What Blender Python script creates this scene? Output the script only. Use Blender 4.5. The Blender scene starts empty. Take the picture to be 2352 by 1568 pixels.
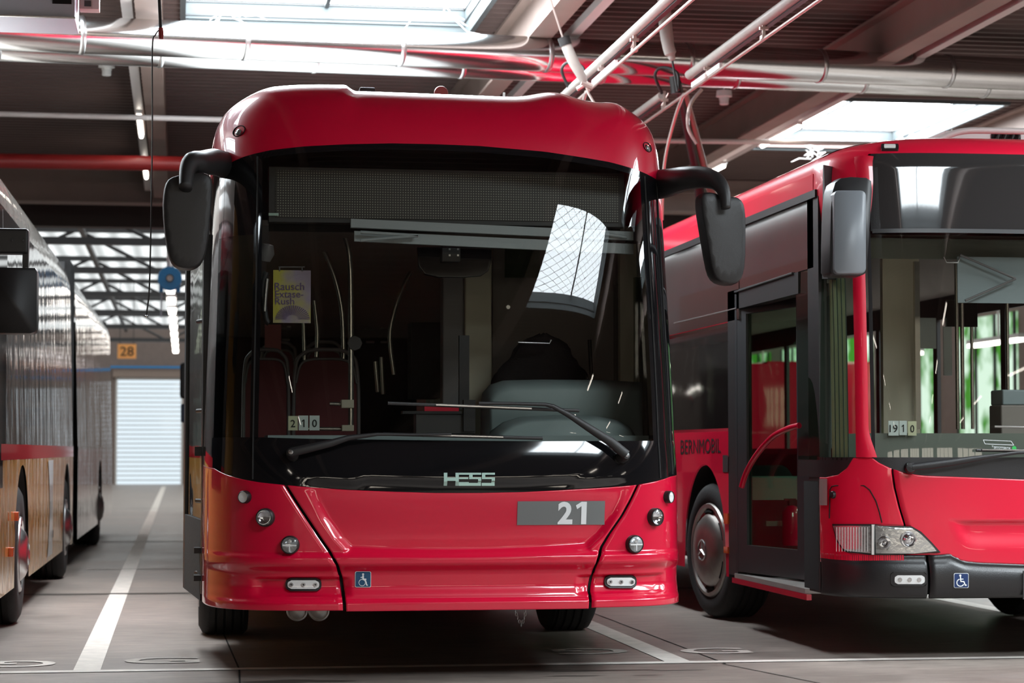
import bpy, bmesh, math, random
from mathutils import Vector, Matrix
from mathutils.geometry import tessellate_polygon
random.seed(4)
SC = bpy.context.scene
COL = SC.collection
PI = math.pi
# ---------------------------------------------------------------- camera
F, CX, CY, H = 5000.0, 1176.0, 784.0, 1.18
yaw, pit = math.atan(764 / F), math.atan(250 / F)
sy, cy, sp, cp = math.sin(yaw), math.cos(yaw), math.sin(pit), math.cos(pit)
RV, FV, UV = Vector((cy, -sy, 0)), Vector((sy * cp, cy * cp, sp)), Vector((-sy * sp, -cy * sp, cp))
cd = bpy.data.cameras.new('camera'); cam = bpy.data.objects.new('camera', cd); COL.objects.link(cam)
m3 = Matrix((RV, UV, -FV)).transposed()
cam.matrix_world = Matrix.Translation((0, 0, H)) @ m3.to_4x4()
cd.sensor_width = 36; cd.lens = 36 * F / 2352; cd.clip_end = 300
cd.dof.use_dof = True; cd.dof.focus_distance = 11.6; cd.dof.aperture_fstop = 3.6
SC.camera = cam
# ---------------------------------------------------------------- world, exposure
w = bpy.data.worlds.new('world'); SC.world = w; w.use_nodes = True
bg = w.node_tree.nodes['Background']; bg.inputs[0].default_value = (.75, .86, 1, 1); bg.inputs[1].default_value = 1.0
SC.view_settings.view_transform = 'Standard'; SC.view_settings.look = 'None'
SC.view_settings.exposure = 0.62; SC.view_settings.gamma = 1
SKY_E = 17.0      # skylight panes
FAR_E = .95     # translucent roof sheets of the far hall
TUBE_E = 12.0
def area(name, loc, rot, sx, sy_, e, col=(1, 1, 1)):
    l = bpy.data.lights.new(name, 'AREA'); l.shape = 'RECTANGLE'; l.size = sx; l.size_y = sy_; l.energy = e; l.color = col
    o = bpy.data.objects.new(name, l); COL.objects.link(o); o.location = loc; o.rotation_euler = rot
    return o
# glazing behind the photographer is added further down, unseen
# ---------------------------------------------------------------- pixel <-> world
def ray(u, v):
    return FV + RV * ((u - CX) / F) + UV * ((CY - v) / F)
def P(u, v, Y):
    d = ray(u, v); t = Y / d.y; return Vector((d.x * t, Y, H + d.z * t))
def PX(u, v, X):
    d = ray(u, v); t = X / d.x; return Vector((X, d.y * t, H + d.z * t))
def PG(u, v, z=0.0):
    d = ray(u, v); t = (z - H) / d.z; return Vector((d.x * t, d.y * t, z))
# ---------------------------------------------------------------- materials
def mat(name, col, rough=.5, metal=0, coat=0, noise=0, nscale=6, bump=0, bscale=40, emit=None, es=0, spec=.5, coatr=.04, aniso=0):
    m = bpy.data.materials.new(name); m.use_nodes = True; nt = m.node_tree; b = nt.nodes['Principled BSDF']
    b.inputs['Base Color'].default_value = (*col, 1); b.inputs['Roughness'].default_value = rough
    b.inputs['Metallic'].default_value = metal; b.inputs['Coat Weight'].default_value = coat; b.inputs['Coat Roughness'].default_value = coatr
    b.inputs['Specular IOR Level'].default_value = spec
    if emit: b.inputs['Emission Color'].default_value = (*emit, 1); b.inputs['Emission Strength'].default_value = es
    tc = nt.nodes.new('ShaderNodeTexCoord')
    if noise:
        n = nt.nodes.new('ShaderNodeTexNoise'); n.inputs['Scale'].default_value = nscale; n.inputs['Detail'].default_value = 5
        nt.links.new(tc.outputs['Object'], n.inputs['Vector'])
        mr = nt.nodes.new('ShaderNodeMapRange'); mr.inputs['To Min'].default_value = 1 - noise; mr.inputs['To Max'].default_value = 1 + noise
        nt.links.new(n.outputs['Fac'], mr.inputs['Value'])
        mx = nt.nodes.new('ShaderNodeVectorMath'); mx.operation = 'SCALE'; mx.inputs[0].default_value = col
        nt.links.new(mr.outputs[0], mx.inputs['Scale']); nt.links.new(mx.outputs[0], b.inputs['Base Color'])
    if bump:
        n = nt.nodes.new('ShaderNodeTexNoise'); n.inputs['Scale'].default_value = bscale; n.inputs['Detail'].default_value = 3
        nt.links.new(tc.outputs['Object'], n.inputs['Vector'])
        bp = nt.nodes.new('ShaderNodeBump'); bp.inputs['Strength'].default_value = bump; bp.inputs['Distance'].default_value = .01
        nt.links.new(n.outputs['Fac'], bp.inputs['Height']); nt.links.new(bp.outputs[0], b.inputs['Normal'])
    return m
def glass(name, tint, ior=1.5, rough=0.0, wave=0, mx_min=0.0):
    m = bpy.data.materials.new(name); m.use_nodes = True; nt = m.node_tree; nt.nodes.clear()
    o = nt.nodes.new('ShaderNodeOutputMaterial'); mx = nt.nodes.new('ShaderNodeMixShader'); t = nt.nodes.new('ShaderNodeBsdfTransparent')
    g = nt.nodes.new('ShaderNodeBsdfGlossy'); fr = nt.nodes.new('ShaderNodeFresnel'); fr.inputs[0].default_value = ior
    t.inputs[0].default_value = (*tint, 1); g.inputs['Roughness'].default_value = rough
    ge = nt.nodes.new('ShaderNodeNewGeometry'); im = nt.nodes.new('ShaderNodeMix'); im.inputs[2].default_value = ior; im.inputs[3].default_value = 1 / ior
    nt.links.new(ge.outputs['Backfacing'], im.inputs[0]); nt.links.new(im.outputs[0], fr.inputs[0])
    nt.links.new(fr.outputs[0], mx.inputs[0]); nt.links.new(t.outputs[0], mx.inputs[1]); nt.links.new(g.outputs[0], mx.inputs[2]); nt.links.new(mx.outputs[0], o.inputs[0])
    if wave:
        tc = nt.nodes.new('ShaderNodeTexCoord'); n = nt.nodes.new('ShaderNodeTexNoise'); n.inputs['Scale'].default_value = 1.3
        bp = nt.nodes.new('ShaderNodeBump'); bp.inputs['Strength'].default_value = wave; bp.inputs['Distance'].default_value = .05
        nt.links.new(tc.outputs['Object'], n.inputs['Vector']); nt.links.new(n.outputs['Fac'], bp.inputs['Height'])
        nt.links.new(bp.outputs[0], g.inputs['Normal'])
    return m
def emis(name, col, s):
    m = bpy.data.materials.new(name); m.use_nodes = True; nt = m.node_tree; nt.nodes.clear()
    o = nt.nodes.new('ShaderNodeOutputMaterial'); e = nt.nodes.new('ShaderNodeEmission'); e.inputs[0].default_value = (*col, 1); e.inputs[1].default_value = s
    nt.links.new(e.outputs[0], o.inputs[0]); return m
M = {}
M['red'] = mat('red_paint', (.66, .0015, .036), .34, coat=1, noise=.03, nscale=3, coatr=.03, spec=.3)
M['red2'] = mat('bright_red_paint', (.68, .003, .034), .38, coat=.8, coatr=.05)
M['blackgloss'] = mat('gloss_black', (.006, .006, .007), .06, coat=.4)
M['black'] = mat('black_plastic', (.014, .013, .014), .42, bump=.15, bscale=300)
M['mirror'] = mat('mirror_housing', (.022, .021, .022), .42, bump=.12, bscale=400)
M['mirror2'] = mat('grey_mirror_housing', (.19, .205, .225), .38, bump=.1, bscale=400)
M['rubber'] = mat('tyre_rubber', (.012, .011, .011), .8, noise=.3, nscale=20, bump=.2, bscale=60)
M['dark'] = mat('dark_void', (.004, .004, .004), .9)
M['bumper'] = mat('bumper_black', (.014, .013, .014), .35, bump=.1, bscale=200)
M['chrome'] = mat('chrome', (.75, .76, .78), .12, metal=1)
M['steel'] = mat('brushed_steel', (.55, .55, .55), .3, metal=1)
M['rim'] = mat('wheel_cover', (.34, .31, .29), .34, metal=.85, noise=.25, nscale=14)
M['duct'] = mat('duct_metal', (.66, .655, .65), .17, metal=1, noise=.06, nscale=2.5, bump=.05, bscale=3)
M['deck'] = mat('roof_deck', (.105, .064, .056), .6, noise=.25, nscale=1.5)
M['beam'] = mat('beam_paint', (.25, .18, .155), .6, noise=.2, nscale=2)
M['trunk'] = mat('light_trunking', (.55, .5, .48), .4)
M['curb'] = mat('skylight_curb', (.075, .088, .092), .6, noise=.1, nscale=3)
M['sky'] = emis('skylight_pane', (.86, .95, 1), SKY_E)
M['far'] = None
M['tube'] = emis('lamp_tube', (1, .9, .78), TUBE_E)
M['tubew'] = emis('lamp_tube_white', (1, .93, .85), 6)
M['redpipe'] = mat('red_pipe', (.3, .02, .02), .4)
M['white'] = mat('white_paint', (.75, .74, .72), .5)
M['line'] = mat('floor_paint', (.74, .68, .62), .75, noise=.28, nscale=9)
M['line2'] = mat('worn_floor_paint', (.46, .41, .37), .8, noise=.5, nscale=14)
M['wall'] = mat('wall_paint', (.22, .17, .15), .8, noise=.15)
M['lens'] = glass('lamp_lens', (.97, .98, 1), 1.5)
M['glass'] = glass('windscreen_glass', (.70, .71, .69), 1.56, wave=.008)
M['glass2'] = glass('side_glass', (.5, .55, .5), 1.6, wave=.12)
M['glass3'] = glass('door_glass', (.6, .72, .6), 1.5)
M['seat'] = mat('red_seat', (.13, .008, .012), .6)
M['greyplastic'] = mat('grey_plastic', (.16, .15, .15), .4)
M['inner'] = mat('interior_grey', (.26, .225, .20), .6)
M['innerfloor'] = mat('interior_floor', (.035, .03, .03), .6)
M['dash'] = mat('dashboard', (.32, .40, .40), .5)
M['blind'] = mat('sun_blind', (.38, .42, .43), .5)
M['column'] = mat('cab_partition', (.62, .58, .44), .5)
M['pole'] = mat('handrail_steel', (.6, .58, .52), .25, metal=.9)
M['plate'] = mat('grey_plate', (.17, .18, .18), .35)
M['letterwhite'] = mat('letter_white', (.82, .85, .86), .4)
M['logo'] = mat('logo_mint', (.42, .60, .54), .3, metal=.2)
M['stickerblue'] = mat('sticker_blue', (.006, .07, .16), .3)
M['stickernavy'] = mat('sticker_navy', (.01, .035, .13), .3)
M['cardwhite'] = mat('card_white', (.62, .70, .66), .5)
M['cardcream'] = mat('card_cream', (.62, .64, .42), .5)
M['ink'] = mat('black_ink', (.01, .01, .01), .5)
M['yellow'] = mat('yellow_paint', (.72, .32, .05), .3, coat=.8, noise=.03, nscale=2)
M['orange'] = mat('orange_sign', (.95, .42, .12), .5)
M['amber'] = mat('amber_reflector', (.75, .1, .01), .2, coat=1)
M['silver'] = mat('silver_paint', (.55, .54, .52), .25, metal=.5, coat=.8)
M['leftwhite'] = mat('pale_grey_paint', (.46, .42, .38), .22, coat=1)
M['brown'] = mat('warm_grey', (.32, .24, .2), .5)
M['blue'] = mat('blue_reel', (.01, .25, .6), .4)
M['paleblue'] = mat('pale_blue_metal', (.5, .56, .66), .4)
M['cable'] = mat('black_cable', (.02, .018, .018), .5)
M['wire'] = mat('wire_metal', (.62, .5, .46), .3, metal=.7)
M['insul'] = mat('insulator_grey', (.36, .33, .30), .45, noise=.15, nscale=12)
M['cloth'] = mat('black_cloth', (.012, .009, .009), .9, bump=.5, bscale=30)
M['jacket'] = M['cloth']
M['web'] = mat('cobweb', (.75, .72, .7), .9)
M['charcoal'] = mat('charcoal_frame', (.035, .035, .037), .4)
M['doorwhite'] = emis('daylit_shutter', (.80, .92, 1), .68)  # slats glow by themselves, standing in for daylight on the shutter
M['winlit'] = emis('added_lit_window', (1, .9, .75), 4)
M['orangeglass'] = mat('green_paint', (.1, .35, .05), .5)
# led matrix: a regular grid of tiny pale dots on black
def led_mat():
    m = mat('led_matrix', (.02, .02, .02), .35); nt = m.node_tree; b = nt.nodes['Principled BSDF']
    tc = nt.nodes.new('ShaderNodeTexCoord'); sx = nt.nodes.new('ShaderNodeSeparateXYZ'); nt.links.new(tc.outputs['Object'], sx.inputs[0])
    outs = []
    for k in ('X', 'Z'):
        a = nt.nodes.new('ShaderNodeMath'); a.operation = 'MULTIPLY'; a.inputs[1].default_value = 1 / .0137; nt.links.new(sx.outputs[k], a.inputs[0])
        f = nt.nodes.new('ShaderNodeMath'); f.operation = 'FRACT'; nt.links.new(a.outputs[0], f.inputs[0])
        s = nt.nodes.new('ShaderNodeMath'); s.operation = 'SUBTRACT'; s.inputs[1].default_value = .5; nt.links.new(f.outputs[0], s.inputs[0])
        q = nt.nodes.new('ShaderNodeMath'); q.operation = 'MULTIPLY'; nt.links.new(s.outputs[0], q.inputs[0]); nt.links.new(s.outputs[0], q.inputs[1]); outs.append(q)
    ad = nt.nodes.new('ShaderNodeMath'); ad.operation = 'ADD'; nt.links.new(outs[0].outputs[0], ad.inputs[0]); nt.links.new(outs[1].outputs[0], ad.inputs[1])
    lt = nt.nodes.new('ShaderNodeMath'); lt.operation = 'LESS_THAN'; lt.inputs[1].default_value = .05; nt.links.new(ad.outputs[0], lt.inputs[0])
    mx = nt.nodes.new('ShaderNodeMix'); mx.data_type = 'RGBA'; mx.inputs[6].default_value = (.03, .026, .026, 1); mx.inputs[7].default_value = (.36, .37, .30, 1)
    nt.links.new(lt.outputs[0], mx.inputs[0]); nt.links.new(mx.outputs[2], b.inputs['Base Color']); return m
M['led'] = led_mat()
def poster_mat():
    m = mat('poster_print', (.5, .4, .2), .5); nt = m.node_tree; b = nt.nodes['Principled BSDF']
    tc = nt.nodes.new('ShaderNodeTexCoord'); n = nt.nodes.new('ShaderNodeTexNoise'); n.inputs['Scale'].default_value = 5
    r = nt.nodes.new('ShaderNodeValToRGB'); r.color_ramp.elements[0].position = .42; r.color_ramp.elements[0].color = (.62, .55, .07, 1)
    r.color_ramp.elements[1].position = .58; r.color_ramp.elements[1].color = (.42, .34, .44, 1)
    nt.links.new(tc.outputs['Object'], n.inputs[0]); nt.links.new(n.outputs['Fac'], r.inputs[0]); nt.links.new(r.outputs[0], b.inputs['Base Color']); return m
M['poster'] = poster_mat()
def ribbed_emis():
    m = emis('translucent_roof', (.86, .9, .9), FAR_E); nt = m.node_tree; e = [n for n in nt.nodes if n.type == 'EMISSION'][0]
    tc = nt.nodes.new('ShaderNodeTexCoord'); sx = nt.nodes.new('ShaderNodeSeparateXYZ'); nt.links.new(tc.outputs['Object'], sx.inputs[0])
    a = nt.nodes.new('ShaderNodeMath'); a.operation = 'MULTIPLY'; a.inputs[1].default_value = 2 * PI / .42; nt.links.new(sx.outputs['X'], a.inputs[0])
    s = nt.nodes.new('ShaderNodeMath'); s.operation = 'SINE'; nt.links.new(a.outputs[0], s.inputs[0])
    mr = nt.nodes.new('ShaderNodeMapRange'); mr.inputs['From Min'].default_value = -1; mr.inputs['To Min'].default_value = .5; mr.inputs['To Max'].default_value = FAR_E
    nt.links.new(s.outputs[0], mr.inputs['Value']); nt.links.new(mr.outputs[0], e.inputs[1]); return m
M['far'] = ribbed_emis()
def floor_mat():
    m = mat('concrete_floor', (.2, .17, .15), .5); nt = m.node_tree; b = nt.nodes['Principled BSDF']; L = nt.links.new; N = nt.nodes.new
    tc = N('ShaderNodeTexCoord')
    n1 = N('ShaderNodeTexNoise'); n1.inputs['Scale'].default_value = .8; n1.inputs['Detail'].default_value = 8; n1.inputs['Roughness'].default_value = .65
    L(tc.outputs['Object'], n1.inputs[0])
    mp = N('ShaderNodeMapping'); mp.inputs['Scale'].default_value = (2.2, 9, 1); mp.inputs['Rotation'].default_value = (0, 0, .06); L(tc.outputs['Object'], mp.inputs[0])
    n2 = N('ShaderNodeTexNoise'); n2.inputs['Scale'].default_value = 1.6; n2.inputs['Detail'].default_value = 7; n2.inputs['Roughness'].default_value = .7; L(mp.outputs[0], n2.inputs[0])
    r1 = N('ShaderNodeValToRGB'); e = r1.color_ramp.elements; e[0].position = .3; e[0].color = (.19, .155, .135, 1); e[1].position = .72; e[1].color = (.38, .315, .275, 1); L(n1.outputs['Fac'], r1.inputs[0])
    r2 = N('ShaderNodeMapRange'); r2.inputs['From Min'].default_value = .3; r2.inputs['From Max'].default_value = .7; r2.inputs['To Min'].default_value = .72; r2.inputs['To Max'].default_value = 1.2; L(n2.outputs['Fac'], r2.inputs[0])
    v = N('ShaderNodeVectorMath'); v.operation = 'SCALE'; L(r1.outputs[0], v.inputs[0]); L(r2.outputs[0], v.inputs['Scale'])
    # oil stains in the driving lane in front of the bays
    cur = v.outputs[0]
    for (x, y, rx, ry, k) in ((2.25, 11.55, .33, .045, .35), (2.65, 11.50, .2, .03, .4), (2.05, 11.30, .16, .04, .4), (2.45, 11.28, .09, .025, .5), (.55, 11.25, .38, .09, .35), (2.72, 11.93, .09, .03, .6), (2.0, 11.62, .16, .03, .5)):
        mp2 = N('ShaderNodeMapping'); mp2.vector_type = 'POINT'; mp2.inputs['Location'].default_value = (-x / rx, -y / ry, 0); mp2.inputs['Scale'].default_value = (1 / rx, 1 / ry, 0); L(tc.outputs['Object'], mp2.inputs[0])
        ln = N('ShaderNodeVectorMath'); ln.operation = 'LENGTH'; L(mp2.outputs[0], ln.inputs[0])
        ad = N('ShaderNodeMath'); ad.operation = 'MULTIPLY_ADD'; ad.inputs[1].default_value = 2.2; L(n2.outputs['Fac'], ad.inputs[0]); L(ln.outputs['Value'], ad.inputs[2])
        mr = N('ShaderNodeMapRange'); mr.inputs['From Min'].default_value = 1.85; mr.inputs['From Max'].default_value = 2.15; mr.inputs['To Min'].default_value = k; mr.inputs['To Max'].default_value = 1; L(ad.outputs[0], mr.inputs[0])
        vv = N('ShaderNodeVectorMath'); vv.operation = 'SCALE'; L(cur, vv.inputs[0]); L(mr.outputs[0], vv.inputs['Scale']); cur = vv.outputs[0]
    L(cur, b.inputs['Base Color'])
    rr = N('ShaderNodeMapRange'); rr.inputs['To Min'].default_value = .3; rr.inputs['To Max'].default_value = .62; L(n1.outputs['Fac'], rr.inputs[0]); L(rr.outputs[0], b.inputs['Roughness'])
    bp = N('ShaderNodeBump'); bp.inputs['Strength'].default_value = .25; bp.inputs['Distance'].default_value = .004; L(n2.outputs['Fac'], bp.inputs['Height']); L(bp.outputs[0], b.inputs['Normal'])
    return m
M['floor'] = floor_mat()
M['frost2'] = mat('smoked_lens', (.2, .2, .2), .2, coat=1)
M['blackgloss2'] = mat('smoked_glass', (.03, .028, .028), .05, coat=.6)
M['sideglass'] = mat('dark_side_glass', (.012, .009, .009), .05, spec=.9, coat=1, bump=.012, bscale=2)
M['silver2'] = mat('step_plate', (.35, .33, .31), .4, metal=.3, noise=.2)
M['seal'] = mat('door_seal', (.05, .048, .05), .5)
M['dashpale'] = mat('pale_panel', (.22, .34, .30), .6)
M['visor'] = mat('grey_lining', (.16, .18, .15), .6)
M['blindpale'] = mat('pale_blind', (.26, .31, .32), .5)
M['green'] = mat('green_mark', (.03, .4, .08), .4)
M['reflect'] = mat('lamp_reflector', (.62, .62, .6), .22, metal=.85, bump=.3, bscale=28)
M['leftlow'] = M['yellow']
M['leftstripe'] = mat('red_stripe', (.5, .02, .03), .3, coat=.8)
M['leftglass'] = mat('left_side_glass', (.05, .045, .042), .045, coat=1, spec=1, bump=.02, bscale=1.5)
M['swoosh'] = mat('swoosh_paint', (.5, .5, .47), .3, coat=.8)
M['bluedark'] = mat('blue_housing', (.02, .04, .09), .4)

def garden_mat():
    m = emis('daylit_foliage', (.3, .7, .2), 1.0); nt = m.node_tree; e = [n for n in nt.nodes if n.type == 'EMISSION'][0]
    tc = nt.nodes.new('ShaderNodeTexCoord'); n = nt.nodes.new('ShaderNodeTexNoise'); n.inputs['Scale'].default_value = 1.2; r = nt.nodes.new('ShaderNodeValToRGB')
    r.color_ramp.elements[0].position = .4; r.color_ramp.elements[0].color = (.06, .25, .03, 1); r.color_ramp.elements[1].position = .6; r.color_ramp.elements[1].color = (.7, .9, .75, 1)
    nt.links.new(tc.outputs['Object'], n.inputs[0]); nt.links.new(n.outputs['Fac'], r.inputs[0]); nt.links.new(r.outputs[0], e.inputs[0]); return m
M['garden'] = garden_mat()
M['roofgrey'] = mat('roof_covers', (.33, .32, .31), .5, noise=.2, nscale=1.5)

def streak(m, s=.12):
    # pressed sheet metal and film: long vertical waves
    nt = m.node_tree; b = nt.nodes['Principled BSDF']; tc = nt.nodes.new('ShaderNodeTexCoord'); mp = nt.nodes.new('ShaderNodeMapping'); mp.inputs['Scale'].default_value = (1, 1.3, .12)
    n = nt.nodes.new('ShaderNodeTexNoise'); n.inputs['Scale'].default_value = 3.0; n.inputs['Detail'].default_value = 4; bp = nt.nodes.new('ShaderNodeBump'); bp.inputs['Strength'].default_value = s; bp.inputs['Distance'].default_value = .05
    nt.links.new(tc.outputs['Object'], mp.inputs[0]); nt.links.new(mp.outputs[0], n.inputs[0]); nt.links.new(n.outputs['Fac'], bp.inputs['Height']); nt.links.new(bp.outputs[0], b.inputs['Normal']); nt.links.new(bp.outputs[0], b.inputs['Coat Normal'])
M['leftlow'] = mat('yellow_side', (.72, .36, .09), .3, coat=1); M['leftglass'] = mat('left_window_film', (.10, .09, .085), .05, coat=1, spec=1)
for k in ('leftlow', 'leftglass', 'leftwhite'): streak(M[k])
# ---------------------------------------------------------------- builders
def link(name, me, m, parent=None, smooth=False):
    o = bpy.data.objects.new(name, me); COL.objects.link(o)
    if m is not None: me.materials.append(m if not isinstance(m, str) else M[m])
    if smooth:
        for p in me.polygons: p.use_smooth = True
    if parent is not None:
        o.parent = parent; o.matrix_parent_inverse = parent_inv(parent)
    return o
def parent_inv(p):
    mw = Matrix.LocRotScale(p.location, p.rotation_euler, p.scale)
    return mw.inverted()
def mesh(name, vs, fs, m, parent=None, smooth=False):
    me = bpy.data.meshes.new(name); me.from_pydata([tuple(v) for v in vs], [], fs); me.update()
    return link(name, me, m, parent, smooth)
def tag(o, label, cat, group=None, kind=None):
    o['label'] = label; o['category'] = cat
    if group: o['group'] = group
    if kind: o['kind'] = kind
    return o
def thing(name, loc, label, cat, group=None):
    o = bpy.data.objects.new(name, None); COL.objects.link(o); o.location = loc
    o.empty_display_size = .1
    return tag(o, label, cat, group)
def struct(o):
    o['kind'] = 'structure'; return o
def lb(o, text):
    o['label'] = text; return o
class MB:
    def __init__(s): s.v = []; s.f = []
    def add(s, vs, fs):
        n = len(s.v); s.v += [Vector(v) for v in vs]; s.f += [tuple(i + n for i in f) for f in fs]; return s
    def box(s, a, b, rot=None, piv=None):
        x0, y0, z0 = a; x1, y1, z1 = b
        vs = [Vector(q) for q in ((x0, y0, z0), (x1, y0, z0), (x1, y1, z0), (x0, y1, z0), (x0, y0, z1), (x1, y0, z1), (x1, y1, z1), (x0, y1, z1))]
        if rot is not None: vs = [rot @ (q - piv) + piv for q in vs]
        return s.add(vs, [(0, 3, 2, 1), (4, 5, 6, 7), (0, 1, 5, 4), (1, 2, 6, 5), (2, 3, 7, 6), (3, 0, 4, 7)])
    def hull8(s, front4, back4):
        return s.add(list(front4) + list(back4), [(0, 1, 2, 3), (7, 6, 5, 4), (0, 4, 5, 1), (1, 5, 6, 2), (2, 6, 7, 3), (3, 7, 4, 0)])
    def tube(s, pts, r, n=10, cap=True, sx=1, up=None):
        pts = [Vector(p) for p in pts]; rs = r if isinstance(r, (list, tuple)) else [r] * len(pts)
        rings = []; prev = None
        for i, p in enumerate(pts):
            t = (pts[min(i + 1, len(pts) - 1)] - pts[max(i - 1, 0)]).normalized()
            a = prev if prev is not None else (Vector(up) if up else (Vector((0, 0, 1)) if abs(t.z) < .9 else Vector((1, 0, 0))))
            a = (a - t * a.dot(t)).normalized(); b = t.cross(a); prev = a
            rings.append([p + a * (math.cos(2 * PI * k / n) * rs[i]) + b * (math.sin(2 * PI * k / n) * rs[i] * sx) for k in range(n)])
        vs = [q for r_ in rings for q in r_]; fs = []
        for i in range(len(pts) - 1):
            for k in range(n):
                fs.append((i * n + k, i * n + (k + 1) % n, (i + 1) * n + (k + 1) % n, (i + 1) * n + k))
        if cap: fs += [tuple(range(n - 1, -1, -1)), tuple((len(pts) - 1) * n + k for k in range(n))]
        return s.add(vs, fs)
    def lathe(s, prof, mtx, n=32, close=False):
        vs = []; fs = []
        for (r, h) in prof:
            for k in range(n):
                vs.append(mtx @ Vector((r * math.cos(2 * PI * k / n), r * math.sin(2 * PI * k / n), h)))
        for i in range(len(prof) - 1):
            for k in range(n): fs.append((i * n + k, i * n + (k + 1) % n, (i + 1) * n + (k + 1) % n, (i + 1) * n + k))
        return s.add(vs, fs)
    def loft(s, rings, cap=True):
        n = len(rings[0]); fs = []
        for i in range(len(rings) - 1):
            for k in range(n): fs.append((i * n + k, i * n + (k + 1) % n, (i + 1) * n + (k + 1) % n, (i + 1) * n + k))
        if cap: fs += [tuple(range(n - 1, -1, -1)), tuple((len(rings) - 1) * n + k for k in range(n))]
        return s.add([q for r in rings for q in r], fs)
    def done(s, name, m, parent=None, smooth=False, bevel=0, seg=2, autos=True):
        o = mesh(name, s.v, s.f, m, parent, smooth)
        bm = bmesh.new(); bm.from_mesh(o.data); bmesh.ops.recalc_face_normals(bm, faces=bm.faces); bm.to_mesh(o.data); bm.free()
        if bevel:
            md = o.modifiers.new('bevel', 'BEVEL'); md.width = bevel; md.segments = seg; md.limit_method = 'ANGLE'; md.angle_limit = .6
            for p in o.data.polygons: p.use_smooth = True
            wn = o.modifiers.new('wn', 'WEIGHTED_NORMAL'); wn.keep_sharp = True
        elif smooth and autos:
            sharp(o, 40)
        return o
def sharp(o, deg):
    bm = bmesh.new(); bm.from_mesh(o.data)
    for e in bm.edges:
        if len(e.link_faces) == 2 and e.calc_face_angle(0) > math.radians(deg): e.smooth = False
    bm.to_mesh(o.data); bm.free()
def box(name, a, b, m, parent=None, bevel=0): return MB().box(a, b).done(name, m, parent, bevel=bevel)
def tube(name, pts, r, m, parent=None, n=10, sx=1, up=None): return MB().tube(pts, r, n, sx=sx, up=up).done(name, m, parent, True)
def grid(name, f, nu, nv, m, parent=None, smooth=True, solid=0):
    vs = [f(i / nu, j / nv) for j in range(nv + 1) for i in range(nu + 1)]
    fs = [(j * (nu + 1) + i, j * (nu + 1) + i + 1, (j + 1) * (nu + 1) + i + 1, (j + 1) * (nu + 1) + i) for j in range(nv) for i in range(nu)]
    o = mesh(name, vs, fs, m, parent, smooth)
    if solid:
        md = o.modifiers.new('solid', 'SOLIDIFY'); md.thickness = solid; md.offset = -1
    return o
def lerp(a, b, t): return a + (b - a) * t
def sst(a, b, x):
    t = min(1, max(0, (x - a) / (b - a))); return t * t * (3 - 2 * t)
def itp(tab, x):
    if x <= tab[0][0]: return tab[0][1]
    for (a, b), (c, d) in zip(tab, tab[1:]):
        if x <= c: return lerp(b, d, (x - a) / (c - a)) if c > a else d
    return tab[-1][1]
def spline(pts, k=8):
    pts = [Vector(p) for p in pts]; out = []
    for i in range(len(pts) - 1):
        p0, p1, p2, p3 = pts[max(i - 1, 0)], pts[i], pts[i + 1], pts[min(i + 2, len(pts) - 1)]
        for j in range(k):
            t = j / k; out.append(.5 * ((2 * p1) + (p2 - p0) * t + (2 * p0 - 5 * p1 + 4 * p2 - p3) * t * t + (3 * p1 - p0 - 3 * p2 + p3) * t ** 3))
    out.append(pts[-1]); return out
def frame_to(n, p):
    n = Vector(n).normalized(); x = Vector((0, 0, 1)).cross(n).normalized(); y = n.cross(x)
    m = Matrix((x, y, n)).transposed().to_4x4(); m.translation = p; return m
# flat marks
def decal(name, polys, mf, m, parent, sub=0):
    vs = []; fs = []
    for poly in polys:
        n = len(vs); vs += [mf(*q) for q in poly]
        for tri in tessellate_polygon([[Vector((q[0], q[1], 0)) for q in poly]]): fs.append(tuple(n + i for i in tri))
    return mesh(name, vs, fs, m, parent)
def rect(u0, v0, u1, v1, k=1):
    top = [(lerp(u0, u1, i / k), v0) for i in range(k + 1)]; bot = [(lerp(u1, u0, i / k), v1) for i in range(k + 1)]
    return top + bot
def rrect(u0, v0, u1, v1, r, k=5):
    out = []
    for (cx, cy, a0) in ((u1 - r, v0 + r, -90), (u1 - r, v1 - r, 0), (u0 + r, v1 - r, 90), (u0 + r, v0 + r, 180)):
        for i in range(k + 1):
            a = math.radians(a0 + 90 * i / k); out.append((cx + r * math.cos(a), cy + r * math.sin(a)))
    return out
def ribbon(pts, wd):
    out = []
    for a, b in zip(pts, pts[1:]):
        dx, dy = b[0] - a[0], b[1] - a[1]; l = math.hypot(dx, dy) or 1; nx, ny = -dy / l * wd / 2, dx / l * wd / 2; ex, ey = dx / l * wd * .2, dy / l * wd * .2
        out.append([(a[0] + nx - ex, a[1] + ny - ey), (b[0] + nx + ex, b[1] + ny + ey), (b[0] - nx + ex, b[1] - ny + ey), (a[0] - nx - ex, a[1] - ny - ey)])
    return out
def disc(x, y, r, k=18): return [(x + r * math.cos(2 * PI * i / k), y + r * math.sin(2 * PI * i / k)) for i in range(k)]
def one(u0, v0, u1, v1, w=.42, flag=.26):
    # the numeral 1: stem with a slanted flag
    W_, H2 = u1 - u0, v1 - v0
    return [rect(u1 - W_ * w, v0, u1, v1), [(u1 - W_ * w + .01, v0), (u1 - W_ * w + .01, v0 + H2 * flag * .75), (u0 + W_ * .12, v0 + H2 * (flag + .07)), (u0, v0 + H2 * flag * .62)]]
def smooth_r(rad, k=6):
    out = []
    for a, b in zip(rad, rad[1:]): out += [a + (b - a) * (i / k) for i in range(k)]
    return out + [rad[-1]]
_tc = {}
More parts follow.
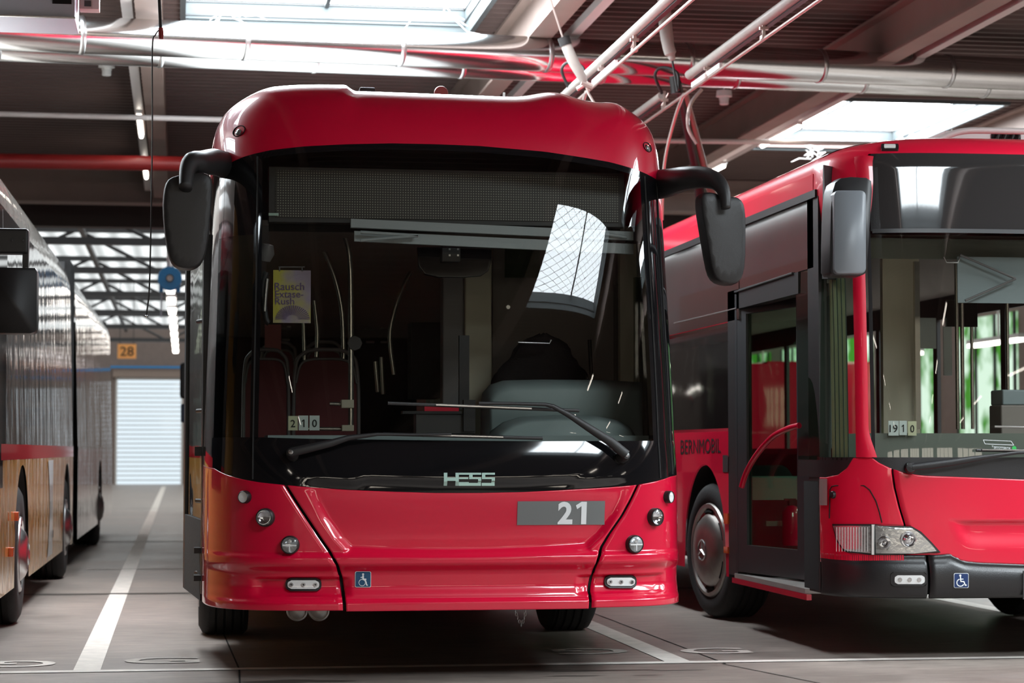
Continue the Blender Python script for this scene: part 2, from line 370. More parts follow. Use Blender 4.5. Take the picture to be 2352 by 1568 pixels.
def text_mesh(s, bold=0):
    key = (s, bold)
    if key not in _tc:
        c = bpy.data.curves.new('t', 'FONT'); c.body = s; c.fill_mode = 'FRONT'; c.offset = bold; c.resolution_u = 4
        o = bpy.data.objects.new('t', c); COL.objects.link(o); dg = bpy.context.evaluated_depsgraph_get()
        me = bpy.data.meshes.new_from_object(o.evaluated_get(dg)); vs = [v.co.copy() for v in me.vertices]; fs = [tuple(p.vertices) for p in me.polygons]
        bpy.data.objects.remove(o); bpy.data.curves.remove(c); bpy.data.meshes.remove(me)
        x0, x1 = min(v.x for v in vs), max(v.x for v in vs); y0, y1 = min(v.y for v in vs), max(v.y for v in vs)
        _tc[key] = ([((v.x - x0) / (x1 - x0), (y1 - v.y) / (y1 - y0)) for v in vs], fs)
    return _tc[key]
def text(name, s, u0, v0, u1, v1, mf, m, parent, bold=0, slope=0):
    vs, fs = text_mesh(s, bold)
    return mesh(name, [mf(lerp(u0, u1, a), lerp(v0, v1, b) + slope * a) for a, b in vs], fs, m, parent)
def patch(name, poly, mf, m, parent, nu=24, nv=10):
    # fills a row-convex outline with a fine grid that follows the curved surface
    v0, v1 = min(p[1] for p in poly), max(p[1] for p in poly); rows = []
    for j in range(nv + 1):
        v = lerp(v0 + .01, v1 - .01, j / nv); xs = []
        for a, b in zip(poly, poly[1:] + poly[:1]):
            if (a[1] - v) * (b[1] - v) <= 0 and a[1] != b[1]: xs.append(a[0] + (b[0] - a[0]) * (v - a[1]) / (b[1] - a[1]))
        rows.append([(lerp(min(xs), max(xs), i / nu), v) for i in range(nu + 1)])
    vs = [mf(*p) for r in rows for p in r]
    return mesh(name, vs, [(j * (nu + 1) + i, j * (nu + 1) + i + 1, (j + 1) * (nu + 1) + i + 1, (j + 1) * (nu + 1) + i) for j in range(nv) for i in range(nu)], m, parent, True)
def slabp(name, poly, f0, f1, m, parent, nu=24, nv=10):
    # raised plate: curved face plus its rim
    o = patch(name, poly, f1, m, parent, nu, nv); n = len(poly); bm = bmesh.new(); bm.from_mesh(o.data)
    lo = [bm.verts.new(f0(*p)) for p in poly]; hi = [bm.verts.new(f1(*p)) for p in poly]
    for i in range(n): bm.faces.new((lo[i], lo[(i + 1) % n], hi[(i + 1) % n], hi[i]))
    bm.to_mesh(o.data); bm.free(); return o
# ---------------------------------------------------------------- rounded bus front
class Surf:
    def __init__(s, cx, Yf, W, Dm, n, z0, Hz, m, rake, wz=None):
        s.cx, s.Yf, s.W, s.Dm, s.n, s.z0, s.Hz, s.m, s.rake = cx, Yf, W, Dm, n, z0, Hz, m, rake; s.wz = wz or (lambda z: 1)
        pr = []; K = 2000
        for i in range(K + 1):
            th = PI / 2 * i / K; pr.append((math.sin(th) ** (2 / n), math.cos(th) ** (2 / n)))
        L = 0; arc = [0]
        for a, b in zip(pr, pr[1:]):
            L += math.hypot((b[0] - a[0]) * W, (b[1] - a[1]) * Dm); arc.append(L)
        s.L = L; s.tab = [(l / L, p[0], p[1]) for l, p in zip(arc, pr)]
        s.tx = [(t[0], t[1]) for t in s.tab]; s.disp = lambda x, z: 0
        import bisect; s.bis = bisect; s.ks = [t[0] for t in s.tab]; s.kx = [t[1] for t in s.tab]
    def c(s, z):
        q = (z - s.z0) / s.Hz
        return 1 if q <= 0 else max(0, 1 - min(q, 1) ** s.m) ** (1 / s.m)
    def pt(s, a, z, off=0, d=True):
        sg = -1 if a < 0 else 1; a = abs(a); ex = max(0, a - 1) ; a = min(a, 1)
        i = min(max(s.bis.bisect_left(s.ks, a), 1), len(s.ks) - 1); t0, t1 = s.tab[i - 1], s.tab[i]
        f = (a - t0[0]) / (t1[0] - t0[0]) if t1[0] > t0[0] else 0
        xh, yh = lerp(t0[1], t1[1], f), lerp(t0[2], t1[2], f); c = s.c(z)
        x = s.cx + sg * s.W * s.wz(z) * c * xh; y = s.Yf + s.rake(z) + s.Dm * (1 - c * yh) + ex * s.L
        p = Vector((x, y, z))
        if d: p.y += s.disp(x, z)
        if off: p += s.nor(sg * (a + ex), z) * off
        return p
    def nor(s, a, z):
        e = .002; p = s.pt(a, z, 0, False); q = s.pt(a + e, z, 0, False) - p; r = s.pt(a, z + e, 0, False) - p
        n = q.cross(r).normalized()
        return -n if n.y > 0 and abs(n.y) > .02 else n
    def inv(s, x, z):
        q = (x - s.cx) / (s.W * s.wz(z) * max(s.c(z), .05)); sg = -1 if q < 0 else 1; q = min(abs(q), 1)
        i = min(max(s.bis.bisect_left(s.kx, q), 1), len(s.kx) - 1)
        f = (q - s.kx[i - 1]) / ((s.kx[i] - s.kx[i - 1]) or 1); return sg * lerp(s.ks[i - 1], s.ks[i], min(1, max(0, f)))
    def hit(s, u, v):
        # where the sight line through (u, v) meets the surface
        Y = s.Yf + .3
        for _ in range(9):
            z = P(u, v, Y).z; lo, hi = -1.35, .985
            for _ in range(16):
                m_ = (lo + hi) / 2; q = s.pt(m_, z, 0, False) - Vector((0, 0, H)); uu = CX + F * q.dot(RV) / q.dot(FV)
                if uu < u: lo = m_
                else: hi = m_
            a = (lo + hi) / 2; Y = s.pt(a, z, 0, False).y
        return a, z
    def mf(s, off=.004):
        def f(u, v):
            a, z = s.hit(u, v); return s.pt(a, z, off)
        return f
    def frame(s, u, v, off=0):
        a, z = s.hit(u, v); return frame_to(s.nor(a, z), s.pt(a, z, off))
# ================================================================ SETTING
floor = struct(mesh('floor', [(-22, -26, 0), (30, -26, 0), (30, 84, 0), (-22, 84, 0)], [(0, 1, 2, 3)], 'floor'))
def strip(name, x0, x1, y0, y1, m, z=.003):
    return mesh(name, [(x0, y0, z), (x1, y0, z), (x1, y1, z), (x0, y1, z)], [(0, 1, 2, 3)], m, floor)
for X in (-3.72, -.48, 2.765, 6.01, 9.25): strip('bay_line', X - .072, X + .072, 11.93, 72, 'line')
strip('stop_line', -8, 14, 11.86, 11.97, 'line', .0035)
for Y in (22, 28.6, 45): strip('cross_line', -1.0 if Y > 25 else -.9, .3, Y, Y + .12, 'line2', .004)
strip('drain_channel', -6, 12, 18.2, 18.36, mat('drain_steel', (.09, .075, .065), .6, noise=.5, nscale=60), .004)
for (x0, y0, x1, y1) in ((.28, 15, .33, 11.9), (.33, 11.9, .2, 6), (2.98, 11.8, 3.62, 9), (3.0, 11.8, 2.9, 30)):
    d = Vector((x1 - x0, y1 - y0, 0)).normalized(); n = Vector((-d.y, d.x, 0)) * .005
    a, b = Vector((x0, y0, .0028)), Vector((x1, y1, .0028)); mesh('concrete_joint', [a - n, b - n, b + n, a + n], [(0, 1, 2, 3)], 'dark', floor)
gf = lambda u, v: Vector((u, v, .0036))
def ground_letter(s, x0, y0, x1, y1, m, flip=False):
    vs, fs = text_mesh(s, .012)
    q = [((1 - a) if flip else a, (1 - b) if flip else b) for a, b in vs]
    return mesh('bay_letter', [Vector((lerp(x0, x1, a), lerp(y1, y0, b), .0036)) for a, b in q], fs, m, floor)
def gl(s, u0, u1, v, m, flip=False, h=.36):
    a, b = PG(u0, v), PG(u1, v); y = (a.y + b.y) / 2; ground_letter(s, a.x, y - h / 2, b.x, y + h / 2, m, flip)
gl('G', 1560, 1720, 1495, 'line'); gl('G', 285, 458, 1517, 'line2'); gl('G', -20, 128, 1525, 'line', True); gl('G', 1270, 1444, 1496, 'line2', True)

# corrugated roof deck with skylight openings
DZ = 5.08
BX = [-10.05, -6.79, -3.53, -.27, 2.99, 6.25, 9.51, 12.77, 16.03]
holes = {3: [(14.3, 20.15)], 5: [(23.2, 27.1), (7.5, 11.0)], 4: [(3.1, 6.6)], 2: [(13.5, 17)], 6: [(14, 18), (7, 11)], 1: [(14, 18)]}  # near openings of the right-hand bays are added, unseen, to light the fronts
HXO = {(4, 3.1): (.0, 2.9)}
HX = (.3, 2.9)   # opening inside each bay, from the beam on its left
db = MB(); pitch = .21; rows = []
y = -24.0
while y < 32: rows.append(y); y += pitch
prof = [(0, 0), (.05, 0), (.085, .09), (.175, .09), (.21, 0)]
def deck_strip(x0, x1, y0, y1):
    vs = []; fs = []
    k0 = round((y0 + 24) / pitch); k1 = round((y1 + 24) / pitch)
    for k in range(k0, k1):
        for (dy, dz) in prof[:-1]: vs += [(x0, -24 + k * pitch + dy, DZ + dz), (x1, -24 + k * pitch + dy, DZ + dz)]
    vs += [(x0, -24 + k1 * pitch, DZ), (x1, -24 + k1 * pitch, DZ)]
    n = len(vs) // 2; fs = [(2 * i, 2 * i + 1, 2 * i + 3, 2 * i + 2) for i in range(n - 1)]
    db.add(vs, fs)
WX = {4: (.12, 3.0)}
for i in range(len(BX) - 1):
    HX = WX.get(i, (.3, 2.9)); x0, x1 = BX[i], BX[i + 1]; hs = sorted(holes.get(i, []))
    if not hs: deck_strip(x0, x1, -24, 32.0); continue
    deck_strip(x0, x0 + HX[0], -24, 32.0); deck_strip(x0 + HX[1], x1, -24, 32.0); y = -24
    for (a, b) in hs: deck_strip(x0 + HX[0], x0 + HX[1], y, a); y = b
    deck_strip(x0 + HX[0], x0 + HX[1], y, 32.0)
ceiling = struct(mesh('ceiling', db.v, db.f, 'deck'))
MB().box((-12, -25, 5.75), (18, 33, 5.8)).done('roof_insulation', 'dark', ceiling)
for X in BX[:-1]:
    b = MB(); b.box((X - .1, -24, 4.66), (X + .1, 30.4, 4.685)).box((X - .012, -24, 4.685), (X + .012, 30.4, DZ - .03)).box((X - .1, -24, DZ - .03), (X + .1, 30.4, DZ - .002)); b.done('roof_beam', 'beam', ceiling)
b = MB(); b.box((-12, 30.45, 4.62), (18, 30.75, 5.07)).box((-12, 30.4, 4.60), (18, 30.8, 4.63)).box((-12, 30.42, 4.86), (18, 30.46, 4.9)); b.done('end_girder', 'beam', ceiling)
MB().box((-12, 32.0, 4.42), (18, 32.3, 5.8)).done('dark_girder', mat('dark_girder', (.03, .018, .015), .6), ceiling)
wn = 0
for i, hs in holes.items():
    for (a, b_) in hs:
        HX = WX.get(i, (.3, 2.9)); wn += 1; x0, x1 = BX[i] + HX[0], BX[i] + HX[1]; t = .05
        c = MB(); z0, z1 = DZ - .03, 5.33
        c.box((x0 - t, a - t, z0), (x0, b_ + t, z1)).box((x1, a - t, z0), (x1 + t, b_ + t, z1)).box((x0, a - t, z0), (x1, a, z1)).box((x0, b_, z0), (x1, b_ + t, z1))
        c.box((x0, b_ - .02, DZ + .08), (x1, b_, DZ + .1)).box((x0, a, DZ + .08), (x1, a + .02, DZ + .1))
        c.box(((x0 + x1) / 2 - .02, a, 5.30), ((x0 + x1) / 2 + .02, b_, 5.33)); 
        # fall-protection netting, a diagonal wire mesh
        wnd = c.done('window_%d' % wn, 'curb'); struct(wnd)
        for zj in (5.19, 5.315): MB().box((x0, b_ - .012, zj), (x1, b_ - .001, zj + .014)).box((x1 - .012, a, zj), (x1 - .001, b_, zj + .014)).done('curb_joint', 'charcoal', wnd)
        mesh('pane', [(x0, a, 5.34), (x1, a, 5.34), (x1, b_, 5.34), (x0, b_, 5.34)], [(0, 1, 2, 3)], 'sky', wnd)
        if i == 4:
            nb = MB(); s = .32; k = -20
            for k in range(-20, 40):
                for sg in (1, -1):
                    p = Vector((x0, a + k * s, 5.29)); q = Vector((x1, a + k * s + (x1 - x0) * 1, 5.29))
                    if sg < 0: p, q = Vector((x0, a + k * s + (x1 - x0), 5.29)), Vector((x1, a + k * s, 5.29))
                    if min(p.y, q.y) >= b_ or max(p.y, q.y) <= a: continue
                    def cl(pt, qt):
                        for lim, sgn in ((a, 1), (b_, -1)):
                            if (pt.y - lim) * sgn < 0: pt = pt + (qt - pt) * ((lim - pt.y) / (qt.y - pt.y))
                            if (qt.y - lim) * sgn < 0: qt = qt + (pt - qt) * ((lim - qt.y) / (pt.y - qt.y))
                        return pt, qt
                    p, q = cl(p, q); nb.tube([p, q], .004, 4)
            nb.done('safety_net', 'black', wnd)
# far hall: translucent roof, end wall, shutter
far = struct(mesh('window_20', [(-20, 32.4, 5.6), (24, 32.4, 5.6), (24, 77.5, 5.6), (-20, 77.5, 5.6)], [(0, 1, 2, 3)], 'far'))
for Y in (37, 43, 49.5, 56, 62.5, 70):
    t = MB(); zt, zb = 5.42, 4.62
    t.box((-18, Y - .07, zt), (20, Y + .07, zt + .1)).box((-18, Y - .08, zb), (20, Y + .08, zb + .12))
    x = -18; k = 0
    while x < 19:
        a_, b_ = (x, zb if k % 2 else zt), (x + 1.15, zt if k % 2 else zb); t.tube([(a_[0], Y, a_[1] + .05), (b_[0] + .45, Y, b_[1] + .05)], .035, 6); x += 1.6; k += 1
    t.done('roof_truss', 'charcoal', far)
for X in (-5.2, -1.9, 1.3): box('long_purlin', (X, 33, 5.3), (X + .1, 77, 5.4), 'charcoal', far)
wb = MB(); wb.box((-20, 77.3, 0), (-2.2, 77.6, 6)).box((.12, 77.3, 0), (24, 77.6, 6)).box((-2.2, 77.3, 3.72), (.12, 77.6, 6)); struct(wb.done('wall_back', 'wall'))
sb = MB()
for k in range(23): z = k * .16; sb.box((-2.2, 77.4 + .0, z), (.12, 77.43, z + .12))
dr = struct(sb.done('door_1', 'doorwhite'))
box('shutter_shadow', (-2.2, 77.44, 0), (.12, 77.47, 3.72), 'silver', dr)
for X in (-2.2, .06): box('door_rail', (X, 77.3, 0), (X + .06, 77.39, 3.72), 'white', dr)
box('door_header', (-2.3, 77.1, 3.74), (.3, 77.29, 4.0), 'brown', dr); box('blue_strip', (-4, 77.0, 4.05), (4, 77.08, 4.12), 'blue', dr)
struct(box('wall_left', (-12.2, -24, 0), (-12, 84, 6), 'wall')); struct(box('wall_right', (18, -24, 0), (18.2, 84, 6), 'wall'))
for k in range(9):
    y = 30 + k * 5.0; wd = struct(box('window_%d' % (50 + k), (17.95, y, 1.2), (17.99, y + 3.6, 4.2), 'garden')); fb = MB()
    for j in range(4): fb.box((17.9, y + j * 1.17, 1.2), (17.95, y + j * 1.17 + .08, 4.2))
    fb.done('window_frame', 'charcoal', wd)
# wall behind the photographer; unseen lit windows added for their reflections
struct(box('wall_front', (-12, -24.3, 0), (18, -24, 6), 'wall'))
for k in range(7):
    x = -11 + k * 4.0; w_ = box('window_%d' % (30 + k), (x, -23.99, 2.4), (x + 3.2, -23.95, 4.3), 'winlit'); struct(w_)
    fb = MB()
    for j in range(5): fb.box((x + j * .79, -23.95, 2.4), (x + j * .79 + .06, -23.9, 4.3))
    fb.box((x, -23.95, 3.3), (x + 3.2, -23.9, 3.36)); fb.done('window_frame', 'charcoal', w_)
# ================================================================ OVERHEAD
def duct(v0, v1, Y0, Y1, r, lab):
    a, b = P(-60, v0, Y0), P(2420, v1, Y1); d = (b - a).normalized(); a = a - d * 3; b = b + d * 3; L = (b - a).length
    prof = []
    rings = []; s = 0
    m = MB(); n = 48; ax = frame_to(d, a)
    m.lathe([(r, 0), (r, L)], ax, n); o = m.done('ventilation_duct', 'duct', None, True)
    sb_ = MB(); s = .55
    return o, ax, L, r
def ducts():
    o, ax, L, r = duct(70, 174, 17.1, 19.15, .147, '')
    tag(o, 'wide shiny metal ventilation duct running across under the roof, upper of the pair', 'duct')
    s = 1.2
    while s < L: MB().lathe([(r + .001, -.022), (r + .007, -.012), (r + .007, .012), (r + .001, .022)], ax @ Matrix.Translation((0, 0, s)), 48).done('joint_band', 'steel', o, True); s += 1.31
    o, ax, L, r = duct(102, 200, 17.45, 19.45, .125, '')
    tag(o, 'narrower shiny metal ventilation duct hugging the underside of the wide duct', 'duct')
    s = .6
    while s < L: MB().lathe([(r + .001, -.02), (r + .006, -.01), (r + .006, .01), (r + .001, .02)], ax @ Matrix.Translation((0, 0, s)), 40).done('joint_band', 'steel', o, True); s += 1.29
ducts()
def cross_pipe(name, v0, v1, u0, u1, Y, r, m, label, cat):
    a, b = P(u0, v0, Y), P(u1, v1, Y + .3); o = tube(name, [a, b], r, m, n=16); tag(o, label, cat); return o
cross_pipe('water_pipe', 366, 384, -200, 900, 24.5, .085, 'redpipe', 'red painted sprinkler pipe running across below the roof on the left side', 'pipe')
cross_pipe('conduit', 256, 285, -200, 900, 22, .028, 'trunk', 'thin pale conduit crossing below the roof left of the trolleybus', 'pipe')
cross_pipe('conduit', 322, 334, 1440, 2420, 23.0, .028, 'trunk', 'thin pale conduit crossing below the roof above the right bus', 'pipe')
def trunking(x, y0, y1, z, lamps, lab, left):
    t = MB(); t.box((x - .045, y0, z), (x + .045, y1, z + .07)).done
    o = t.done('light_trunking', 'trunk'); tag(o, lab, 'lamp rail')
    for k, y in enumerate(lamps):
        l = thing('fluorescent_lamp', (x, y, z), left % ('nearest', 'second', 'third')[k], 'lamp', 'fluorescent lamps under the roof rails')
        box('lamp_body', (x - .03, y, z - .03), (x + .03, y + 1.6, z - .003), 'white', l); tube('tube', [(x, y + .04, z - .05), (x, y + 1.56, z - .05)], .022, 'tube', l)
trunking(-.44, 14, 30, 4.72, (22.9, 26.6), 'pale lamp rail running lengthwise left of the trolleybus roof', '%s lit fluorescent tube on the rail above the left aisle')
trunking(3.32, 12, 22, 4.72, (), 'pale lamp rail beside the middle roof beam', '')
trunking(6.6, 12, 30, 4.72, (13.6, 22.6, 25.9), 'pale lamp rail running lengthwise above the right bus', '%s lit fluorescent tube on the rail above the right bus')
for X in (-3.9, 6.7, 11.5):
    for Y in (-16, -11, -6, -1):
        l = thing('fluorescent_lamp', (X, Y, 4.7), '%s tube from the bays in the %s lamp row behind the viewpoint' % ({-1: 'first', -6: 'second', -11: 'third', -16: 'fourth'}[Y], {-3.9: 'left', 6.7: 'middle', 11.5: 'right'}[X]), 'lamp', 'fluorescent lamps behind the viewpoint')
        box('lamp_body', (X - .05, Y, 4.7), (X + .05, Y + 1.6, 4.74), 'white', l); box('tube', (X - .04, Y + .04, 4.66), (X + .04, Y + 1.56, 4.695), 'tube', l)
ORD = ['nearest', 'second', 'third', 'fourth', 'fifth', 'sixth', 'seventh', 'eighth', 'ninth']
y = 38.0
for k in range(9):
    l = thing('fluorescent_lamp', (-.17, y, 4.0), 'lit fluorescent tube in the row receding to the far shutter', 'lamp', 'row of lamps above the far aisle')
    p = -.17 + (y - 38) / 26 * .06
    box('lamp_body', (p - .09, y, 4.03), (p + .09, y + 1.5, 4.08), 'white', l); box('tube', (p - .07, y + .05, 3.985), (p + .07, y + 1.45, 4.028), 'tubew', l); box('suspension_rod', (p - .01, y + .7, 4.08), (p + .01, y + .72, 5.58), 'white', l); l['label'] = ORD[k] + ' lit tube in the row receding to the far shutter'; y += 3.0
# smoke detectors
def detector(u, v, Y, lab):
    p = P(u, v, Y); l = thing('smoke_detector', p, lab, 'smoke detector', 'smoke detectors under the roof')
    MB().lathe([(0, .06), (.075, .06), (.08, .0), (.05, -.005), (.05, -.03), (.0, -.03)], Matrix.Translation(p)).done('detector_base', 'white', l, True)
    MB().lathe([(.0, -.03), (.045, -.032), (.045, -.075), (.04, -.08), (0, -.08)], Matrix.Translation(p)).done('detector_head', 'white', l, True)
    MB().tube([p + Vector((0, 0, .06)), (p.x, p.y, DZ)], .008, 6).done('stem', 'trunk', l)
detector(245, 155, 21.5, 'white smoke detector under the deck left of the hanging cord')
detector(1663, 222, 21.0, 'white smoke detector hanging below the duct over the right bus')
# pendant cord
pc = thing('pendant_cord', P(366, 60, 12.0), 'black hanging pull cord with a red plug at its upper end', 'cord')
tube('hose', [P(362, -250, 12), P(366, 0, 12), P(369, 66, 12)], .009, 'cable', pc); tube('red_plug', [P(369, 64, 12), P(370, 76, 12), P(370, 89, 12)], [.013, .015, .013], 'redpipe', pc)
tube('thin_cord', spline([P(368, 66, 12), P(357, 80, 12), P(350, 110, 12), P(350, 300, 12), P(347, 500, 12), P(343, 660, 12), P(336, 724, 12)]), .0042, 'cable', pc, n=6)
MB().lathe([(0, .008), (.008, .004), (.008, -.004), (0, -.008)], Matrix.Translation(P(336, 726, 12)), 10).done('bead', 'steel', pc, True)
# pale blue cabinet, top left
a = P(-60, 36, 13.0); b = P(172, 36, 13.0)
cb = thing('ceiling_cabinet', a, 'pale blue metal cabinet hanging from the roof at the top left', 'equipment')
box('housing', (a.x, 13, a.z), (b.x, 13.5, a.z + .5), 'paleblue', cb, bevel=.006); box('vent_slot', (b.x - .13, 12.985, a.z + .085), (b.x - .02, 12.999, a.z + .13), 'dark', cb)
box('bottom_lip', (a.x, 12.97, a.z - .002), (b.x + .003, 12.999, a.z + .006), 'silver', cb)
for q in (.12, .45): box('hanger', (a.x + q, 13.2, a.z + .5), (a.x + q + .03, 13.23, 4.66), 'steel', cb)
a = P(182, 20, 13.3); b = P(228, 20, 13.3); jb = thing('junction_box', a, 'small pale socket box beside the blue hanging cabinet', 'equipment')
box('housing', (a.x, 13.3, a.z), (b.x, 13.42, a.z + .13), 'trunk', jb, bevel=.004); box('socket', (a.x + .03, 13.288, a.z + .015), (a.x + .07, 13.299, a.z + .05), 'charcoal', jb); box('bracket', (a.x + .04, 13.34, a.z + .13), (a.x + .06, 13.36, 4.66), 'steel', jb)
# blue cable reel, sign 28
p = P(390, 640, 34); rl = thing('cable_reel', p, 'round blue hose reel hanging above the far aisle', 'reel'); mt = frame_to((-.0, -1, 0), p)
MB().lathe([(.055, .1), (.18, .1), (.185, .06), (.185, -.06), (.18, -.1), (.055, -.1), (.055, .1)], mt, 36).done('drum', 'blue', rl, True)
MB().lathe([(.055, .1), (.05, .12), (.035, .12), (.03, .09), (0, .09)], mt, 24).done('hub', 'white', rl, True)
MB().lathe([(.045, .121), (.062, .124), (.062, .112)], mt, 24).done('hub_ring', 'black', rl, True)
box('foot', (p.x - .16, 33.94, p.z - .21), (p.x - .1, 34.06, p.z - .08), 'blue', rl); box('foot', (p.x + .1, 33.94, p.z - .21), (p.x + .16, 34.06, p.z - .08), 'blue', rl)
box('bracket', (p.x - .05, 33.97, p.z + .15), (p.x + .0, 34.03, 5.58), 'trunk', rl); tube('hanging_hose', [(p.x - .12, 34, p.z - .15), (p.x - .13, 34, p.z - .6)], .012, 'paleblue', rl)
a, b = P(270, 823, 58), P(313, 790, 58); sg = thing('bay_sign', a, 'orange square sign reading 28 hanging above the far aisle', 'sign')
box('sign_board', (a.x, 58, a.z), (b.x, 58.03, b.z), 'orange', sg); text('number', '28', 276, 796, 307, 817, lambda u, v: P(u, v, 57.98), 'ink', sg, 0) .scale
for x in (a.x + .05, b.x - .08): box('hanger', (x, 58.0, b.z), (x + .02, 58.02, 5.58), 'charcoal', sg)
# overhead trolley wires
def cwire(lab, xw, zw, xt, zt, ys, tube_segs, clips):
    o = thing('contact_wire', (xw, 12, zw), lab, 'overhead wire', 'overhead trolley wires')
    tube('wire', [(xw, 10.5, zw), (xw, ys, zw)], .012, 'wire', o, n=12)
    for (y0, y1, r, dz) in tube_segs:
        tube('insulated_bar', [(xt, y0, zt + dz), (xt, y1, zt + dz)], r, 'insul', o, n=14)
        box('support_rail', (xt + .012, y0 + .1, zt - .045 + dz), (xt + .05, y1 - .1, zt - .02 + dz), 'cable', o)
    for y in clips:
        k = MB().box((xt - .01, y - .01, zw + .01), (xt + .01, y + .01, zt + .02)).box((xt - .02, y - .03, zw + .0), (xt + .02, y + .03, zw + .025)).box((xt - .03, y - .015, (zw + zt) / 2), (xt + .03, y + .015, (zw + zt) / 2 + .02))
        k.tube([(xt - .02, y + .02, zw + .03), (xt + .03, y - .02, zt)], .006, 6).done('hanger_clip', 'wire', o)
    box('feeder_clamp', (xw - .012, 15.6, zw + .012), (xw + .012, 16.5, zw + .05), 'white', o)
    tube('feeder_cable', spline([(xw, 16.8, zw + .01), (xw + .02, 17.2, zw - .12), (xw, 17.5, zw - .45), (xw + .02, 17.7, zw - .9)]), .014, 'wire', o)
    tube('loop_cable', spline([(xt - .02, 17.5, zt), (xt - .10, 17.4, zt + .13), (xt - .05, 17.35, zt + .19), (xt + .05, 17.25, zt + .13), (xt + .05, 17.2, zt - .02)]), .013, 'cable', o)
    return o
cwire('overhead trolley wire with grey insulated bar, nearer the roof centre of the trolleybus', 3.16, 4.0, 3.17, 4.15, 21.0, [(12.0, 18.0, .035, 0), (19, 21, .02, -.05)], (13.1, 15.0, 16.2, 18.4, 20))
cwire('overhead trolley wire with grey insulated bar between the two red buses', 3.95, 4.0, 3.95, 4.13, 21.5, [(11.0, 16.6, .038, 0), (17.6, 20.5, .032, 0)], (12.6, 14.4, 16, 17.5, 19.0))
# droppers that hold the wires
d = thing('span_insulator', P(1320, 140, 16), 'pale cylindrical span insulator slung on a thin wire above the trolleybus', 'insulator')
tube('span_wire', [P(1245, -60, 16), P(1296, 96, 16)], .008, 'wire', d, n=6)
tube('insulator_body', [P(1296, 92, 16), P(1302, 108, 16), P(1316, 140, 16), P(1338, 180, 16), P(1344, 190, 16)], [.036, .042, .042, .034, .018], 'insul', d, n=18); tube('end_cap', [P(1294, 86, 16), P(1300, 104, 16)], .046, 'cable', d, n=18)
tube('end_hook', [P(1344, 188, 16), P(1352, 215, 16), P(1370, 245, 16)], .01, 'wire', d, n=6)
MB().tube([P(1335, 190, 16), P(1360, 200, 16)], .025, 8).tube([P(1325, 205, 16), P(1350, 190, 16)], .016, 8).done('clamp', 'wire', d)
d = thing('wrapped_insulator', P(1530, 60, 16.5), 'tapered cloth-wrapped insulator hanging above the gap between the buses', 'insulator')
tube('wrapping', spline([P(1522, -60, 16.5), P(1527, 40, 16.5), P(1534, 100, 16.5), P(1542, 128, 16.5), P(1545, 140, 16.5)], 4), [.05] * 4 + [.052] * 4 + [.048] * 4 + [.03, .028, .026, .02] + [.01], 'insul', d, n=16)
tube('hanging_wire', [P(1544, 138, 16.5), P(1556, 210, 16.5)], .009, 'cable', d, n=6)
o = thing('trolley_pole', P(1612, 395, 19.5), 'dark trolley pole rising behind the right bus, left of the pair', 'pole', 'trolley poles')
MB().lathe([(.12, 0), (.12, .12), (.06, .2), (0, .2)], Matrix.Translation((P(1618, 500, 20.5).x, 20.5, 2.95)), 20).done('pole_base', 'charcoal', o, True); tube('pole_shaft', [(P(1618, 500, 20.5).x, 20.5, 3.1), P(1606, 420, 19.8), P(1556, 190, 17.5)], [.05, .05, .033], 'cable', o, n=12); tube('pole_head', [P(1553, 215, 17.45), P(1549, 176, 17.45)], .045, 'cable', o, n=10)
o = thing('trolley_pole', P(1618, 395, 19.9), 'brownish trolley pole rising behind the right bus, right of the pair', 'pole', 'trolley poles')
MB().lathe([(.12, 0), (.12, .12), (.06, .2), (0, .2)], Matrix.Translation((P(1640, 500, 20.8).x + .25, 20.8, 2.95)), 20).done('pole_base', 'charcoal', o, True); tube('pole_shaft', [(P(1640, 500, 20.8).x + .25, 20.8, 3.1), P(1626, 420, 20.0), P(1572, 210, 17.7)], [.04, .04, .028], 'brown', o, n=12); tube('rope', spline([P(1600, 330, 17.3), P(1580, 290, 17.3), P(1586, 240, 17.3), P(1612, 205, 17.3)]), .015, 'wire', o, n=8)
# cobwebs hanging at the skylights
for k, (u, v, Y, n_) in enumerate(((540, 40, 18.2, 5), (1000, 30, 18.2, 3), (1840, 345, 25, 5), (2130, 300, 25, 5), (2220, 250, 26, 3))):
    wb_ = MB()
    for j in range(n_ + 2):
        s_ = [P(u + random.uniform(-60, 60), v + random.uniform(-15, 15), Y)]
        for i in range(4): q = s_[-1]; s_.append(q + Vector((random.uniform(-.12, .12), random.uniform(-.05, .05), random.uniform(-.09, .03))))
        wb_.tube(s_, [.004, .007, .004, .006, .003], 5)
    tag(wb_.done('cobweb', 'web', None, True), ('cobweb strands under the skylight above the left part of the duct', 'cobweb strands under the skylight straight above the trolleybus', 'cobweb strands hanging near the lit rail over the right bus', 'cobweb strands on the lower edge of the right skylight', 'thin cobweb strands at the far right skylight corner')[k], 'cobweb', 'cobwebs at the skylights')
